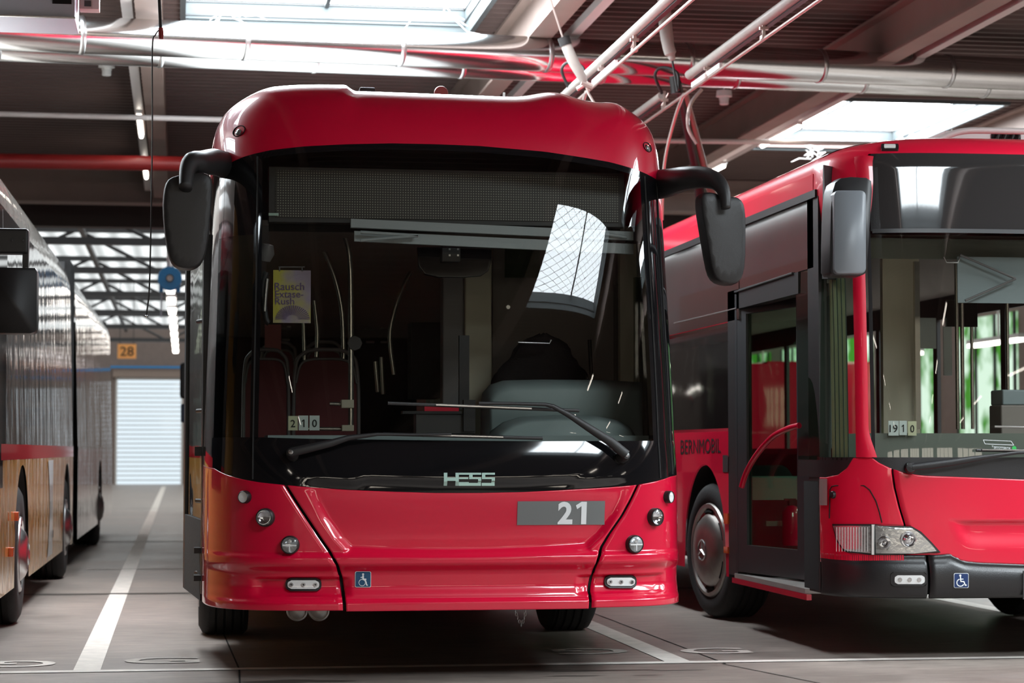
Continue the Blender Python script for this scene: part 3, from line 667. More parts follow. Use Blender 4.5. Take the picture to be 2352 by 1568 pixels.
# ================================================================ PARTS SHARED BY THE BUSES
def wheel(x, y, z, R, wdt, side, steer, parent, rimmat='rim', rim_r=.29, star=False, simple=False):
    # side -1: outer face points to -X
    mt = Matrix.Translation((x, y, z)) @ Matrix.Rotation(steer, 4, 'Z') @ frame_to((side, 0, 0), (0, 0, 0))
    w = wdt; pr = [(rim_r - .01, -.02), (rim_r + .03, .012), (R - .06, .015), (R - .015, -.01), (R, -.045)]
    for k in range(4):
        a = -.05 - (w - .09) * k / 4; b = -.05 - (w - .09) * (k + 1) / 4
        pr += [(R, a), (R, b + .018), (R - .014, b + .014), (R - .014, b + .004)]
    pr += [(R, -w + .035), (R - .03, -w + .005), (rim_r, -w)]
    t = MB().lathe(pr, mt, 56).done('tyre', 'rubber', parent, True)
    wc = MB().lathe([(rim_r + .012, .0), (rim_r + .004, .018), (rim_r - .02, .022), (rim_r - .035, .004), (rim_r - .06, .002), (rim_r - .075, .02), (rim_r - .1, .045), (.11, .062), (.1, .06), (.06, .064), (0, .066)], mt, 48).done('wheel_cover', rimmat, parent, True)
    if not simple:
        s = MB()
        for k in range(6):
            a = k * PI / 3 + .3
            for q in range(8):
                aa = a + q * .05; 
            pts = [mt @ Vector((math.cos(a + q * .07) * (rim_r - .048), math.sin(a + q * .07) * (rim_r - .048), .006)) for q in range(8)]
            s.tube(pts, .012, 6)
        s.done('cover_slots', 'dark', wc)
        MB().lathe([(.064, .064), (.07, .07), (.076, .064)], mt, 32).done('hub_ring', 'steel', wc, True)
        if star:
            s = MB()
            for k in range(3):
                a = PI / 2 + k * 2 * PI / 3; c = mt @ Vector((0, 0, .07)); s.tube([c, mt @ Vector((math.cos(a) * .066, math.sin(a) * .066, .068))], [.012, .003], 6)
            s.done('star_emblem', 'steel', wc)
    return t
def round_lamp(surf, u, v, r, parent, name='headlamp', bar=False, plain=False):
    mt = surf.frame(u, v, .0); 
    mt = mt @ Matrix.Translation((0, 0, .022)); h = MB().lathe([(r * 1.14, -.04), (r * 1.13, .0), (r * 1.08, .007), (r * 1.0, .01), (r * .96, .008), (r * .94, -.016), (0, -.018)], mt, 36).done(name, 'black', parent, True)
    MB().lathe([(r * .94, .004), (r * .8, -.006), (r * .5, -.013), (r * .2, -.015), (0, -.015)] if not plain else [(r * .94, .006), (r * .5, .004), (0, .002)], mt, 32).done('reflector', 'chrome' if not plain else 'frost', h, True)
    MB().lathe([(r * .96, .009), (r * .7, .016), (r * .3, .02), (0, .021)], mt, 32).done('lens', 'lens', h, True)
    if bar:
        b = MB()
        def q(x, y, z=.012): return mt @ Vector((x, y, z))
        b.hull8([q(-r * .85, -r * .12), q(r * .85, -r * .12), q(r * .85, r * .06), q(-r * .85, r * .06)], [q(-r * .85, -r * .12, -.02), q(r * .85, -r * .12, -.02), q(r * .85, r * .06, -.02), q(-r * .85, r * .06, -.02)])
        b.hull8([q(-r * .06, -r * .8), q(r * .06, -r * .8), q(r * .06, -r * .12), q(-r * .06, -r * .12)], [q(-r * .06, -r * .8, -.02), q(r * .06, -r * .8, -.02), q(r * .06, -r * .12, -.02), q(-r * .06, -r * .12, -.02)])
        b.done('light_guide', 'frost', h)
        MB().lathe([(r * .3, .0), (r * .26, .008), (0, .01)], mt @ Matrix.Translation((0, r * .42, 0)), 18).done('projector', 'silver', h, True)
    return h
M['frost'] = mat('frosted_lens', (.85, .84, .8), .25, coat=.8)
def led_lamp(surf, u0, v0, u1, v1, parent, r=None):
    f = surf.mf(.0); um, vm = (u0 + u1) / 2, (v0 + v1) / 2; r = r or (v1 - v0) / 2
    def slab(name, poly, z0, z1, m, par):
        return slabp(name, poly, surf.mf(z0), surf.mf(z1), m, par, 16, 5)
        a, b = surf.mf(z0), surf.mf(z1); n = len(poly); vs = [a(*p) for p in poly] + [b(*p) for p in poly]
        fs = [tuple(range(n, 2 * n))] + [(i, (i + 1) % n, n + (i + 1) % n, n + i) for i in range(n)]
        o = MB().add(vs, fs).done(name, m, par); return o
    h = slab('led_lamp', rrect(u0, v0, u1, v1, r * .8), -.01, .014, 'black', parent)
    slab('reflector', rrect(u0 + 5, v0 + 5, u1 - 5, v1 - 5, r * .6), .0, .020, 'frost', h)
    for k in range(3):
        c = u0 + (u1 - u0) * (k + .5) / 3; slab('led', disc(c, vm, (v1 - v0) * .16), .018, .024, 'chrome', h); slab('led_core', disc(c, vm, (v1 - v0) * .07), .022, .0255, 'charcoal', h)
    slab('cover_glass', rrect(u0 + 4, v0 + 4, u1 - 4, v1 - 4, r * .65), .026, .029, 'lens', h)
    return h
def wheelchair_sticker(mf, mf2, u0, v0, s, m, parent, old=False):
    o = decal('wheelchair_sticker', [rrect(u0, v0, u0 + s, v0 + s, s * .1)], mf, 'letterwhite', parent)
    decal('sticker_field', [rrect(u0 + s * .035, v0 + s * .035, u0 + s * .965, v0 + s * .965, s * .08)], mf2[0], m, o)
    q = lambda x, y: (u0 + x * s, v0 + y * s); P_ = []
    if old:
        P_ = [disc(*q(.5, .18), s * .065)] + ribbon([q(.5, .27), q(.5, .5), q(.68, .5)], s * .1) + ribbon([q(.36, .38), q(.5, .36)], s * .05) + ribbon([q(.62, .53), q(.70, .7), q(.72, .85), q(.78, .86)], s * .07)
        ring = [q(.44 + .2 * math.cos(t * PI / 12), .70 + .2 * math.sin(t * PI / 12)) for t in range(25)]; P_ += ribbon(ring, s * .035)
    else:
        P_ = [disc(*q(.42, .16), s * .075)] + ribbon([q(.43, .25), q(.46, .56), q(.66, .56), q(.76, .82), q(.84, .80)], s * .075) + ribbon([q(.45, .40), q(.62, .40)], s * .06)
        ring = [q(.43 + .24 * math.cos(math.radians(t)), .64 + .24 * math.sin(math.radians(t))) for t in range(30, 261, 15)]; P_ += ribbon(ring, s * .07)
    decal('wheelchair_symbol', P_, mf2[1], 'letterwhite', o); return o
def mirror_body(name, outline_back, depth_pts, m, parent):
    pass
def pillow(mb, outline, p0, ex, ey, ez, d0, d1, rows=7, puff=.16):
    """solid with the given 2-D outline (x,y in metres), swelling from the rim; ez is depth"""
    n = len(outline); cx = sum(p[0] for p in outline) / n; cy_ = sum(p[1] for p in outline) / n; rings = []
    for k in range(rows + 1):
        t = k / rows; ph = PI * t; s = max(.02, math.sin(ph)) ** .42; s = s if 0 < k < rows else .55
        z = lerp(d0, d1, .5 - .5 * math.cos(ph) * 1.0)
        rings.append([p0 + ex * (cx + (x - cx) * (1 - puff + puff * s)) + ey * (cy_ + (y - cy_) * (1 - puff * .6 + puff * .6 * s)) + ez * z for x, y in outline])
    mb.loft(rings); return mb
def number_card(name, u0, v0, u1, v1, Y, ch, m, lab, grp):
    a, b = P(u0, v1, Y), P(u1, v0, Y)
    o = thing(name, a, lab, 'number card', grp)
    box('card', (a.x, Y, a.z), (b.x, Y + .006, b.z), m, o)
    du, dv = (u1 - u0), (v1 - v0); w_ = .24 if len(ch) == 1 and ch != '1' else .17 if ch == '1' else .40
    if ch == '1': decal('digit', one(u0 + du * .32, v0 + dv * .27, u0 + du * .62, v0 + dv * .78, .42), lambda u, v: P(u, v, Y - .002), 'ink', o)
    else: text('digit', ch, u0 + du * (.5 - w_), v0 + dv * .27, u0 + du * (.5 + w_), v0 + dv * .78, lambda u, v: P(u, v, Y - .002), 'ink', o, .01)
    return o
# ================================================================ TROLLEYBUS IN THE MIDDLE
def hrake(z):
    # lower glass panel leans back steeply, the screen above it gently and ever more
    if z < 1.0: return 0
    if z < 1.24: t = z - 1.0; return .09 * t + .45 * t * t
    b = .09 * .24 + .45 * .24 * .24; return b + .105 * ((z - 1.0) ** 1.5 - .24 ** 1.5)
H_ = Surf(1.412, 11.08, 1.285, 1.35, 5.2, 2.12, 1.022, 8.0, hrake, lambda z: 1 - .022 * sst(.9, 2.6, z))
hess = thing('trolleybus', (1.41, 11.1, 0), 'red trolleybus parked in the middle bay with the number 21 on its nose', 'bus')
def tab(surf, pts):   # pixel polyline -> z as a function of arc a
    t = sorted(surf.hit(u, v) for u, v in pts); return t
def side_of(surf, pts):  # pixel polyline -> arc a as a function of z
    t = sorted((surf.hit(u, v)[1], surf.hit(u, v)[0]) for u, v in pts); return t
ZB = .372
bnd1 = tab(H_, [(492, 1075), (520, 1090), (560, 1101), (600, 1108), (700, 1118), (800, 1125), (900, 1129), (1000, 1132), (1100, 1132), (1200, 1130), (1300, 1125), (1400, 1119), (1465, 1113), (1510, 1104), (1540, 1094)])
bnd1 = [(-1.6, bnd1[0][1] + .08)] + bnd1 + [(1.0, bnd1[-1][1] + .05), (1.6, bnd1[-1][1] + .09)]
bnd1 = sorted(bnd1)
bnd2 = tab(H_, [(520, 380), (560, 360), (620, 345), (700, 336), (800, 331), (900, 329), (1000, 331), (1100, 335), (1250, 348), (1400, 372), (1450, 386), (1490, 402)])
bnd2 = sorted([(-1.6, 2.52)] + [p for p in bnd2] + [(1.0, 2.5), (1.6, 2.45)])
seamL = side_of(H_, [(655, 1112), (680, 1152), (705, 1190), (735, 1235), (758, 1268), (775, 1300), (785, 1330), (789, 1360), (791, 1408)])
seamR = side_of(H_, [(1466, 1112), (1445, 1155), (1428, 1185), (1400, 1225), (1382, 1255), (1372, 1285), (1363, 1320), (1356, 1355), (1353, 1400)])
def ztop(a): return itp(bnd1, a)
# pressed shape of the nose: lip, ridge and the wide dished area
zsm = H_.hit(1080, 1281)[1]; zr = H_.hit(600, 1290)[1]
smL = sorted((H_.hit(u, v)[1], (lambda q: H_.pt(*q).x)(H_.hit(u, v))) for u, v in [(700, 1125), (735, 1190), (765, 1235), (790, 1262)])
smR = sorted((H_.hit(u, v)[1], (lambda q: H_.pt(*q).x)(H_.hit(u, v))) for u, v in [(1448, 1125), (1425, 1180), (1395, 1225), (1360, 1258)])
def ndisp(x, z):
    d = 0.0
    if z < 1.1:
        t = (x - 1.41) / .8; zc = zsm + .035 * t * t
        if abs(x - 1.41) < 1.0 and z < 1.02:
            m_ = min(z - zc, (x - itp(smL, z)) * .85, (itp(smR, z) - x) * .85); dish = sst(-.004, .05, m_)
            d += .034 * dish * (1 - sst(.72, .98, z))+ .012 * dish
        # ridge band
        d -= .022 * sst(zr - .055, zr - .005, z) * (1 - sst(zr + .02, zr + .05, z))
        d += .028 * sst(.43, .49, z) * (1 - sst(zr - .07, zr - .005, z)) * .8
        d -= .026 * (1 - sst(.405, .432, z))
        for (u_, s_) in ((.62, 1), (2.28, -1)):
            q = abs(x - u_) / .26; qz = abs(z - .487) / .052
            d += .03 * (1 - sst(.75, 1.0, q)) * (1 - sst(.72, 1.05, qz))
    return d
H_.disp = ndisp
def panel(name, surf, fl, fr, zt, zb, nu, nv, m, parent, curve=1):
    vs = []; fs = []
    for j in range(nv + 1):
        for i in range(nu + 1):
            q = j / nv; z = zb + q * (zt(0) - zb)
            for _ in range(3): a = lerp(fl(z), fr(z), i / nu); z = zb + q * (zt(a) - zb)
            vs.append(surf.pt(a, z))
    fs = [(j * (nu + 1) + i, j * (nu + 1) + i + 1, (j + 1) * (nu + 1) + i + 1, (j + 1) * (nu + 1) + i) for j in range(nv) for i in range(nu)]
    o = mesh(name, vs, fs, m, parent, True)
    md = o.modifiers.new('solid', 'SOLIDIFY'); md.thickness = .012; md.offset = -1 if True else 1
    return o
gap = .0035
lb(panel('bumper_corner', H_, lambda z: -1.5, lambda z: itp(seamL, z) - gap, ztop, ZB, 110, 110, 'red', hess), 'red nose corner panel with two round lamps, beside the open door')
panel('nose_flap', H_, lambda z: itp(seamL, z) + gap, lambda z: itp(seamR, z) - gap, ztop, ZB - .005, 150, 120, 'red', hess)
lb(panel('bumper_corner', H_, lambda z: itp(seamR, z) + gap, lambda z: 1.5, ztop, ZB, 110, 110, 'red', hess), 'red nose corner panel on the side of the neighbouring red bus')
o_ = H_.disp; H_.disp = lambda x, z: .03 + ndisp(x, z) * 0
grid('nose_backing', lambda a, b: H_.pt(lerp(-1.2, 1.2, a), lerp(ZB + .02, ztop(lerp(-1.2, 1.2, a)) - .01, b)) + Vector((0, .03, 0)), 60, 10, 'dark', hess); H_.disp = o_
# under-lip
# windscreen
aL = H_.hit(597, 800)[0]; aR = H_.hit(1491, 800)[0]; aP = H_.hit(588, 800)[0]
def zc0(a): return itp(tab_cb, a)
tab_cb = sorted([H_.hit(u, v) for u, v in ((600, 1004), (700, 1007), (1000, 1011), (1240, 1013), (1488, 1012))]); zmid = tab_cb[2][1]
tab_cb = [(-1.6, tab_cb[0][1]), tab_cb[0]] + tab_cb[1:] + [(1.6, tab_cb[-1][1])]
def zct(a): return itp(bnd2, a) - .035
sur = MB()
def gpiece(mb, surf, f, nu, nv):
    vs = [f(i / nu, j / nv) for j in range(nv + 1) for i in range(nu + 1)]
    mb.add(vs, [(j * (nu + 1) + i, j * (nu + 1) + i + 1, (j + 1) * (nu + 1) + i + 1, (j + 1) * (nu + 1) + i) for j in range(nv) for i in range(nu)])
def band(mb, surf, a0, a1, z0, z1, nu, nv): gpiece(mb, surf, lambda p, q: surf.pt(lerp(a0, a1, p), lerp(z0(lerp(a0, a1, p)), z1(lerp(a0, a1, p)), q)), nu, nv)
aC0, aC1 = H_.hit(496, 800)[0], H_.hit(578, 800)[0]
aD0, aD1 = H_.hit(1512, 800)[0], H_.hit(1545, 800)[0]
zs_t = lambda a: H_.hit(560, 540)[1]
band(sur, H_, -1.35, 1.35, ztop, zc0, 160, 12)
band(sur, H_, -1.35, aC0, zc0, lambda a: itp(bnd2, a), 30, 30); band(sur, H_, aC1, aL, zc0, zct, 4, 30)
band(sur, H_, aC0, aC1, zs_t, zct, 14, 12)
band(sur, H_, aR, 1.35, zc0, zct, 50, 30)
band(sur, H_, aC0, 1.35, zct, lambda a: itp(bnd2, a), 160, 3)
o = mesh('windscreen_surround', sur.v, sur.f, 'blackgloss', hess, True); lb(o, 'gloss black printed border around the windscreen')
g = MB(); band(g, H_, aL, aR, zc0, zct, 70, 60); mesh('windscreen', g.v, g.f, 'glass', hess, True)
g = MB(); band(g, H_, aC0, aC1, zc0, zs_t, 16, 30); mesh('corner_window', g.v, g.f, 'glass2', hess, True)
# pillar joints either side of the windscreen: fine rubber lines
for a in (aL - .012, aR + .016, aR + .075):
    MB().tube([H_.pt(a, lerp(ztop(a) + .01, itp(bnd2, a) - .02, k / 24), .002) for k in range(25)], .0045, 6).done('glass_seal', 'rubber', hess, True)
# roof cap, superellipsoid closing into the roof
ZR = H_.z0 + H_.Hz
def cap(p, q):
    a = lerp(-1.9, 1.9, p); zt = itp(bnd2, a); ph0 = (zt - H_.z0) / H_.Hz
    t = q; s0 = max(.0, ph0); ang0 = math.asin(min(1, s0 ** (H_.m / 2))); ang = lerp(ang0, PI / 2 * .985, 1 - (1 - t) ** 1.6)
    z = H_.z0 + H_.Hz * math.sin(ang) ** (2 / H_.m); z = max(z, zt); pt = H_.pt(a, z, 0, False)
    # raised brow over the near-side corner and bulge over the far corner
    k1 = sst(.0, .03, .905 - pt.x) * sst(.27, .50, pt.x); pt.z += .032 * k1 * sst(2.9, 3.05, z)
    k2 = math.exp(-((pt.x - 2.02) / .13) ** 2); pt.z += .035 * k2 * sst(2.9, 3.1, z)
    k3 = math.exp(-((pt.x - 2.38) / .08) ** 2); pt.z += .02 * k3 * sst(2.85, 3.0, z)
    pt.z += .012 * (1.41 - pt.x) * sst(2.8, 3.1, z)
    return pt
grid('roof_cap', cap, 220, 60, 'red', hess)
# body behind the nose: roof, sides, floor
zs = [ZR - .03 - 0 * k for k in range(1)]
def roofsec(p, q):
    a = lerp(-1, 1, p); ang = abs(a) * PI / 2; c_ = abs(math.cos(ang)) ** (2 / H_.m) if ang < PI / 2 else 0
    s_ = math.sin(ang) ** (2 / H_.m); z = H_.z0 + H_.Hz * c_; x = H_.cx + (1 if a > 0 else -1) * H_.W * .978 * s_
    return Vector((x, lerp(12.9, 29.0, q), min(z, ZR - .02)))
lb(grid('roof', roofsec, 60, 6, 'roofgrey', hess), 'grey roof and equipment covers behind the red brow')
for sd, lab in ((-1, 'near'), (1, 'far')):
    x = H_.cx + sd * 1.27
    s = MB()
    for (y0, y1) in ((12.55, 13.45), (14.75, 18.8), (19.9, 24.2), (25.4, 29.0)) if sd > 0 else ((13.45, 13.5), (14.75, 18.8), (19.9, 24.2), (25.4, 29.0)): s.box((min(x, x - sd * .03), y0, .33), (max(x, x - sd * .03), y1, 1.15))
    s.box((min(x, x - sd * .03), 13.45, .98), (max(x, x - sd * .03), 29, 1.15)); s.done('side_panel', 'red', hess)
    s = MB(); y0 = 12.55 if sd > 0 else 13.5
    s.box((min(x - sd * .012, x - sd * .03), y0, 1.15), (max(x - sd * .012, x - sd * .03), 29, 2.2)); s.done('side_windows', 'glass2', hess)
    f_ = MB()
    for y in (13.5, 15.6, 17.2, 18.9, 21, 23, 25, 27, 28.8): f_.box((min(x - sd * .01, x - sd * .05), y, 1.15), (max(x - sd * .01, x - sd * .05), y + .08, 2.2))
    f_.done('window_pillars', 'blackgloss', hess)
box('rear_wall', (.2, 28.9, .33), (2.62, 29.0, 3.0), 'red', hess)
box('bus_floor', (.2, 11.9, .36), (2.62, 28.8, .42), 'innerfloor', hess)
box('cabin_ceiling', (.3, 12.05, 2.42), (2.55, 28.8, 2.45), 'inner', hess)
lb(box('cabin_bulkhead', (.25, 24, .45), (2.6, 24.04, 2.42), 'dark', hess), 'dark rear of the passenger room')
for sx in (.148, 2.31):
    wheel(sx if sx < 1 else sx + .365, 14.25, .47, .475, .3, -1 if sx < 1 else 1, 0, hess)
for sd in (-1, 1): wheel(H_.cx + sd * 1.26, 19.4, .47, .475, .5, sd, 0, hess, simple=True); wheel(H_.cx + sd * 1.26, 24.8, .47, .475, .5, sd, 0, hess, simple=True)
MB().box((.5, 13.9, .3), (2.3, 14.6, .42)).box((.7, 14.1, .42), (.8, 14.4, .9)).done('axle_beam', 'dark', hess)
MB().box((.3, 11.7, .38), (2.5, 13.6, .41)).done('under_tray', 'dark', hess)
# lamps
for (u, v, r, k) in ((565, 1141, .029, 0), (611, 1188, .042, 1), (667, 1251, .042, 2), (1531, 1141, .029, 0), (1502, 1187, .042, 1), (1455, 1249, .042, 2)):
    if k == 0: round_lamp(H_, u, v, r, hess, 'indicator', plain=True)
    else: round_lamp(H_, u, v, r, hess, 'headlamp', bar=(k == 2))
led_lamp(H_, 658, 1328, 740, 1358, hess); led_lamp(H_, 1391, 1322, 1464, 1351, hess)
# towing lamps below the skirt
for u in (683, 733):
    p = P(u, 1402, 11.75); MB().lathe([(0, .01), (.02, .012), (.045, .0), (.048, .008), (.055, .006), (.058, -.01), (.05, -.02), (.03, -.035), (0, -.036)], frame_to((0, -1, 0), p), 28).done('underside_horn', 'rim', hess, True)
# dangling chain
ch = MB()
for k, (u, v) in enumerate(((1184, 1402), (1186, 1410), (1189, 1418), (1193, 1427), (1197, 1434), (1201, 1427), (1204, 1418), (1206, 1410), (1207, 1402))):
    p = P(u, v, 11.8); mt = frame_to((0, -1, 0) if k % 2 else (1, -.4, 0), p); ch.tube([mt @ Vector((math.cos(t * PI / 4) * .006, math.sin(t * PI / 4) * .011, 0)) for t in range(9)], .0022, 5)
ch.done('hook_chain', 'steel', hess)
# skin marks
mf1, mf2_, mf3 = H_.mf(.003), H_.mf(.005), H_.mf(.007)
def disp_mf(surf, off):
    def f(u, v):
        a, z = surf.hit(u, v); p = surf.pt(a, z); return p + Vector((0, -off, 0))
    return f
dm1, dm2, dm3 = disp_mf(H_, .004), disp_mf(H_, .006), disp_mf(H_, .008)
def gdecal(name, u0, v0, u1, v1, n, k, mf, m, parent, sl=0):
    return grid(name, lambda p, q: mf(lerp(u0, u1, p), lerp(v0, v1, q) + sl * p), n, k, m, parent)
pl = gdecal('number_plate', 1190, 1151, 1391, 1206, 12, 6, dm1, 'plate', hess, -1)
text('number', '2', 1283, 1152, 1317, 1204, dm2, 'letterwhite', pl, .035); decal('number', one(1324, 1152, 1349, 1204, .48), dm2, 'letterwhite', pl)
hs = []
def hr(x0, y0, x1, y1): hs.append(rect(1000 + x0 * .3303, 1050 + y0 * .3303, 1000 + x1 * .3303, 1050 + y1 * .3303, 3))
for r_ in ((58, 108, 82, 198), (82, 141, 140, 164), (139, 108, 162, 198), (163, 108, 234, 122), (163, 140, 228, 152), (163, 172, 234, 198), (234, 108, 318, 122), (234, 122, 258, 146), (234, 140, 318, 152), (296, 152, 318, 185), (234, 178, 318, 198),
           (323, 108, 413, 122), (323, 122, 346, 146), (323, 140, 413, 152), (390, 152, 413, 185), (323, 178, 413, 198)): hr(*r_)
lg = None
for h_ in hs:
    us, vs_ = [p[0] for p in h_], [p[1] for p in h_]; fm = H_.mf(.006)
    k_ = [fm(lerp(min(us), max(us), i / 3), lerp(min(vs_), max(vs_), j / 3)) for j in range(4) for i in range(4)]
    lg = lg or MB(); lg.add(k_, [(j * 4 + i, j * 4 + i + 1, j * 4 + i + 5, j * 4 + i + 4) for j in range(3) for i in range(3)])
mesh('maker_logo', lg.v, lg.f, 'logo', hess)
wheelchair_sticker(dm1, (dm2, dm3), 816, 1312, 37, 'stickerblue', hess, True)
for u, v, r in ((549, 301, .045), (1487, 338, .04)):
    a, z = H_.hit(u, v); mt = frame_to(H_.nor(a, z), H_.pt(a, z, 0))
    h = MB().lathe([(r * 1.12, -.0), (r * 1.06, .004), (r, .002), (r * .9, -.012 * .2), (0, .001)], mt @ Matrix.Diagonal((1, .66, 1, 1)), 36).done('marker_lamp', 'dark', hess, True)
    MB().lathe([(r * .5, .0), (r * .46, .006), (r * .3, .009), (0, .010)], mt @ Matrix.Translation((0, -.008, 0)) @ Matrix.Diagonal((1, .8, 1, 1)), 24).done('lens', 'frost2', h, True)
# roof bits
p = P(844, 205, 12.4); box('roof_antenna', (p.x - .045, 12.4, p.z - .04), (p.x + .045, 12.5, p.z + .012), 'black', hess, bevel=.008)
p = P(1013, 214, 12.4); MB().lathe([(0, .015), (.038, .015), (.042, 0), (.038, -.015), (0, -.015)], frame_to((0, -1, 0), p), 28).done('roof_beacon', 'redpipe', hess, True)
p = P(1158, 218, 12.4); box('roof_antenna', (p.x - .006, 12.4, p.z - .03), (p.x + .006, 12.42, p.z + .015), 'steel', hess)
# wipers
def wiper(pts, ws, off, parent, pivot, blade, bo):
    f = H_.mf(off); root = MB()
    u, v = pivot; a, z = H_.hit(u, v); mt = frame_to(H_.nor(a, z), H_.pt(a, z, 0))
    root.lathe([(.032, 0), (.03, .03), (.024, .05), (.02, .06), (0, .062)], mt, 24); 
    w_ = root.done('wiper', 'black', parent, True)
    MB().tube([f(*p) for p in pts], ws, 10, sx=.6, up=(0, 0, 1)).done('wiper_arm', 'black', w_, True)
    MB().lathe([(.012, .061), (.013, .066), (.01, .07), (0, .071)], mt, 16).done('pivot_cap', 'steel', w_, True)
    g_ = H_.mf(bo); b = MB(); b.tube([g_(*p) for p in blade], .009, 8, sx=.7); b.done('wiper_blade', 'black', w_, True)
    b = MB(); g2 = H_.mf(bo + .014); n = len(blade); b.tube([g2(*p) for p in blade[max(0, n // 4):n - n // 4]], .006, 6); b.done('blade_bow', 'steel', w_, True)
    return w_
def ln(a, b, k=8): return [(lerp(a[0], b[0], i / k), lerp(a[1], b[1], i / k)) for i in range(k + 1)]
wiper([(672, 1044), (712, 1035), (760, 1024), (800, 1012), (866, 999), (940, 1000), (1034, 999)], [.024, .022, .019, .014, .009, .006, .006], .055, hess, (672, 1044), ln((880, 997), (1245, 1007)), .016)
wiper([(1428, 1050), (1395, 1022), (1350, 988), (1300, 955), (1265, 936), (1248, 932), (1180, 930), (1096, 929)], [.026, .024, .02, .015, .012, .010, .009, .009], .06, hess, (1428, 1050), ln((890, 927), (1328, 944)), .02)
# mirrors
def hess_mirror(arm_pts, arm_r, outline, Y, depth, parent, lab, grille=False):
    mb = MB(); ol = [tuple(P(u, v, Y)[i] for i in (0, 2)) for u, v in outline]
    p0 = Vector((0, Y, 0)); pillow(mb, ol, p0, Vector((1, 0, 0)), Vector((0, 0, 1)), Vector((0, 1, 0)), -depth * .4, depth * .6)
    o = mb.done('wing_mirror', 'mirror', parent, True, autos=False); lb(o, lab)
    md = o.modifiers.new('s', 'SUBSURF'); md.levels = 1; md.render_levels = 1
    MB().tube(spline(arm_pts, 6), arm_r, 14, sx=.8).done('mirror_arm', 'mirror', o, True, autos=False)
    b = [Vector((x, Y + depth * .61, z)) for x, z in [(lerp(sum(q[0] for q in ol) / len(ol), x, .8), lerp(sum(q[1] for q in ol) / len(ol), z, .85)) for x, z in ol]]
    mesh('mirror_glass', b, [tuple(range(len(b)))], 'chrome', o); return o
def rs(n, a, b=None):
    return [lerp(a, b, i / (n - 1)) for i in range(n)]
LO = [(376, 430), (384, 412), (404, 404), (440, 398), (470, 396), (484, 404), (488, 420), (487, 460), (482, 520), (476, 570), (468, 600), (454, 616), (434, 622), (408, 619), (392, 606), (384, 580), (376, 530), (372, 470)]
hess_mirror([P(520, 380, 11.7), P(492, 372, 11.45), P(462, 374, 11.2), P(440, 374, 11.1), P(430, 392, 11.05), P(426, 432, 11.0)], smooth_r([.075, .07, .062, .055, .048, .04]), LO, 11.1, .17, hess, 'tall matt black wing mirror housing beside the open door')
RO = [(1602, 452), (1608, 444), (1624, 441), (1646, 447), (1660, 456), (1682, 450), (1700, 460), (1707, 478), (1709, 520), (1708, 600), (1704, 636), (1692, 654), (1672, 657), (1646, 652), (1632, 636), (1624, 600), (1614, 540), (1605, 490)]
hess_mirror([P(1500, 425, 11.8), P(1530, 421, 11.6), P(1575, 410, 11.3), P(1620, 408, 11.15), P(1650, 420, 11.05), P(1664, 445, 11.0), P(1667, 478, 10.98)], smooth_r([.085, .08, .066, .056, .046, .036, .028]), RO, 11.1, .17, hess, 'tall matt black wing mirror housing hanging in front of the right bus')
# open front door leaf seen edge-on, swung outwards
dl = MB(); x0, x1 = .075, .045
def leaf(name, y0, y1, z0, z1, xo, th, m, par): 
    xa = lerp(.125, .03, (y0 - 12.0) / 1.25) + xo; xb = lerp(.125, .03, (y1 - 12.0) / 1.25) + xo
    return MB().hull8([Vector((xa, y0, z0)), Vector((xa + th, y0, z0)), Vector((xa + th, y0, z1)), Vector((xa, y0, z1))], [Vector((xb, y1, z0)), Vector((xb + th, y1, z0)), Vector((xb + th, y1, z1)), Vector((xb, y1, z1))]).done(name, m, par)
df = leaf('entrance_door', 11.98, 12.06, .40, 2.36, 0, .045, 'black', hess); leaf('door_frame', 13.16, 13.26, .36, 2.34, 0, .045, 'black', df); leaf('door_frame', 12.06, 13.16, .36, .8, 0, .04, 'rubber', df); leaf('door_frame', 12.06, 13.16, 2.26, 2.36, 0, .04, 'black', df)
leaf('door_pane', 12.06, 13.16, .8, 2.26, .012, .012, 'glass2', df); 
tube('door_shaft', [(.16, 12.1, .42), (.16, 12.1, 2.3)], .016, 'steel', df)
for z in (.5, .9, 1.4, 1.9): tube('door_link', [(.16, 12.1, z), (.1, 12.3, z)], .012, 'black', df)
for q in ((.47, .50), (.62, .65), (1.15, 1.2)): box('door_hinge', (.085, 12.02, q[0]), (.145, 12.14, q[1]), 'black', df)
# ---------------- inside the cab
dsp = thing('destination_display', P(620, 500, 11.75), 'dark dot matrix destination display behind the top of the windscreen', 'display')
a, b = P(617, 504, 11.62), P(1437, 522, 11.62); zt = P(1000, 396, 11.62).z
box('display_housing', (a.x, 11.65, a.z - .01), (b.x, 11.74, zt + .02), 'charcoal', dsp, bevel=.004)
a2, b2 = P(634, 496, 11.6), P(1425, 508, 11.6)
o = box('dot_matrix', (a2.x, 11.643, a2.z), (b2.x, 11.649, zt), 'led', dsp)
o2 = decal('maker_label', [rect(617, 489, 640, 495)], lambda u, v: P(u, v, 11.64), 'logo', dsp)
bl = thing('sun_blind', P(810, 540, 11.66), 'grey rolled sun blind with folding arms across the top of the windscreen', 'blind')
def ibar(name, u0, v0, u1, v1, h, Y, dep, m, par, drop=None):
    p, q = P(u0, v0, Y), P(u1, v1, Y); hz = h * Y / F
    return MB().hull8([Vector((p.x, Y, p.z - hz)), Vector((q.x, Y, q.z - hz)), Vector((q.x, Y, q.z)), Vector((p.x, Y, p.z))], [Vector((p.x, Y + dep, p.z - hz)), Vector((q.x, Y + dep, q.z - hz)), Vector((q.x, Y + dep, q.z)), Vector((p.x, Y + dep, p.z))]).done(name, m, par)
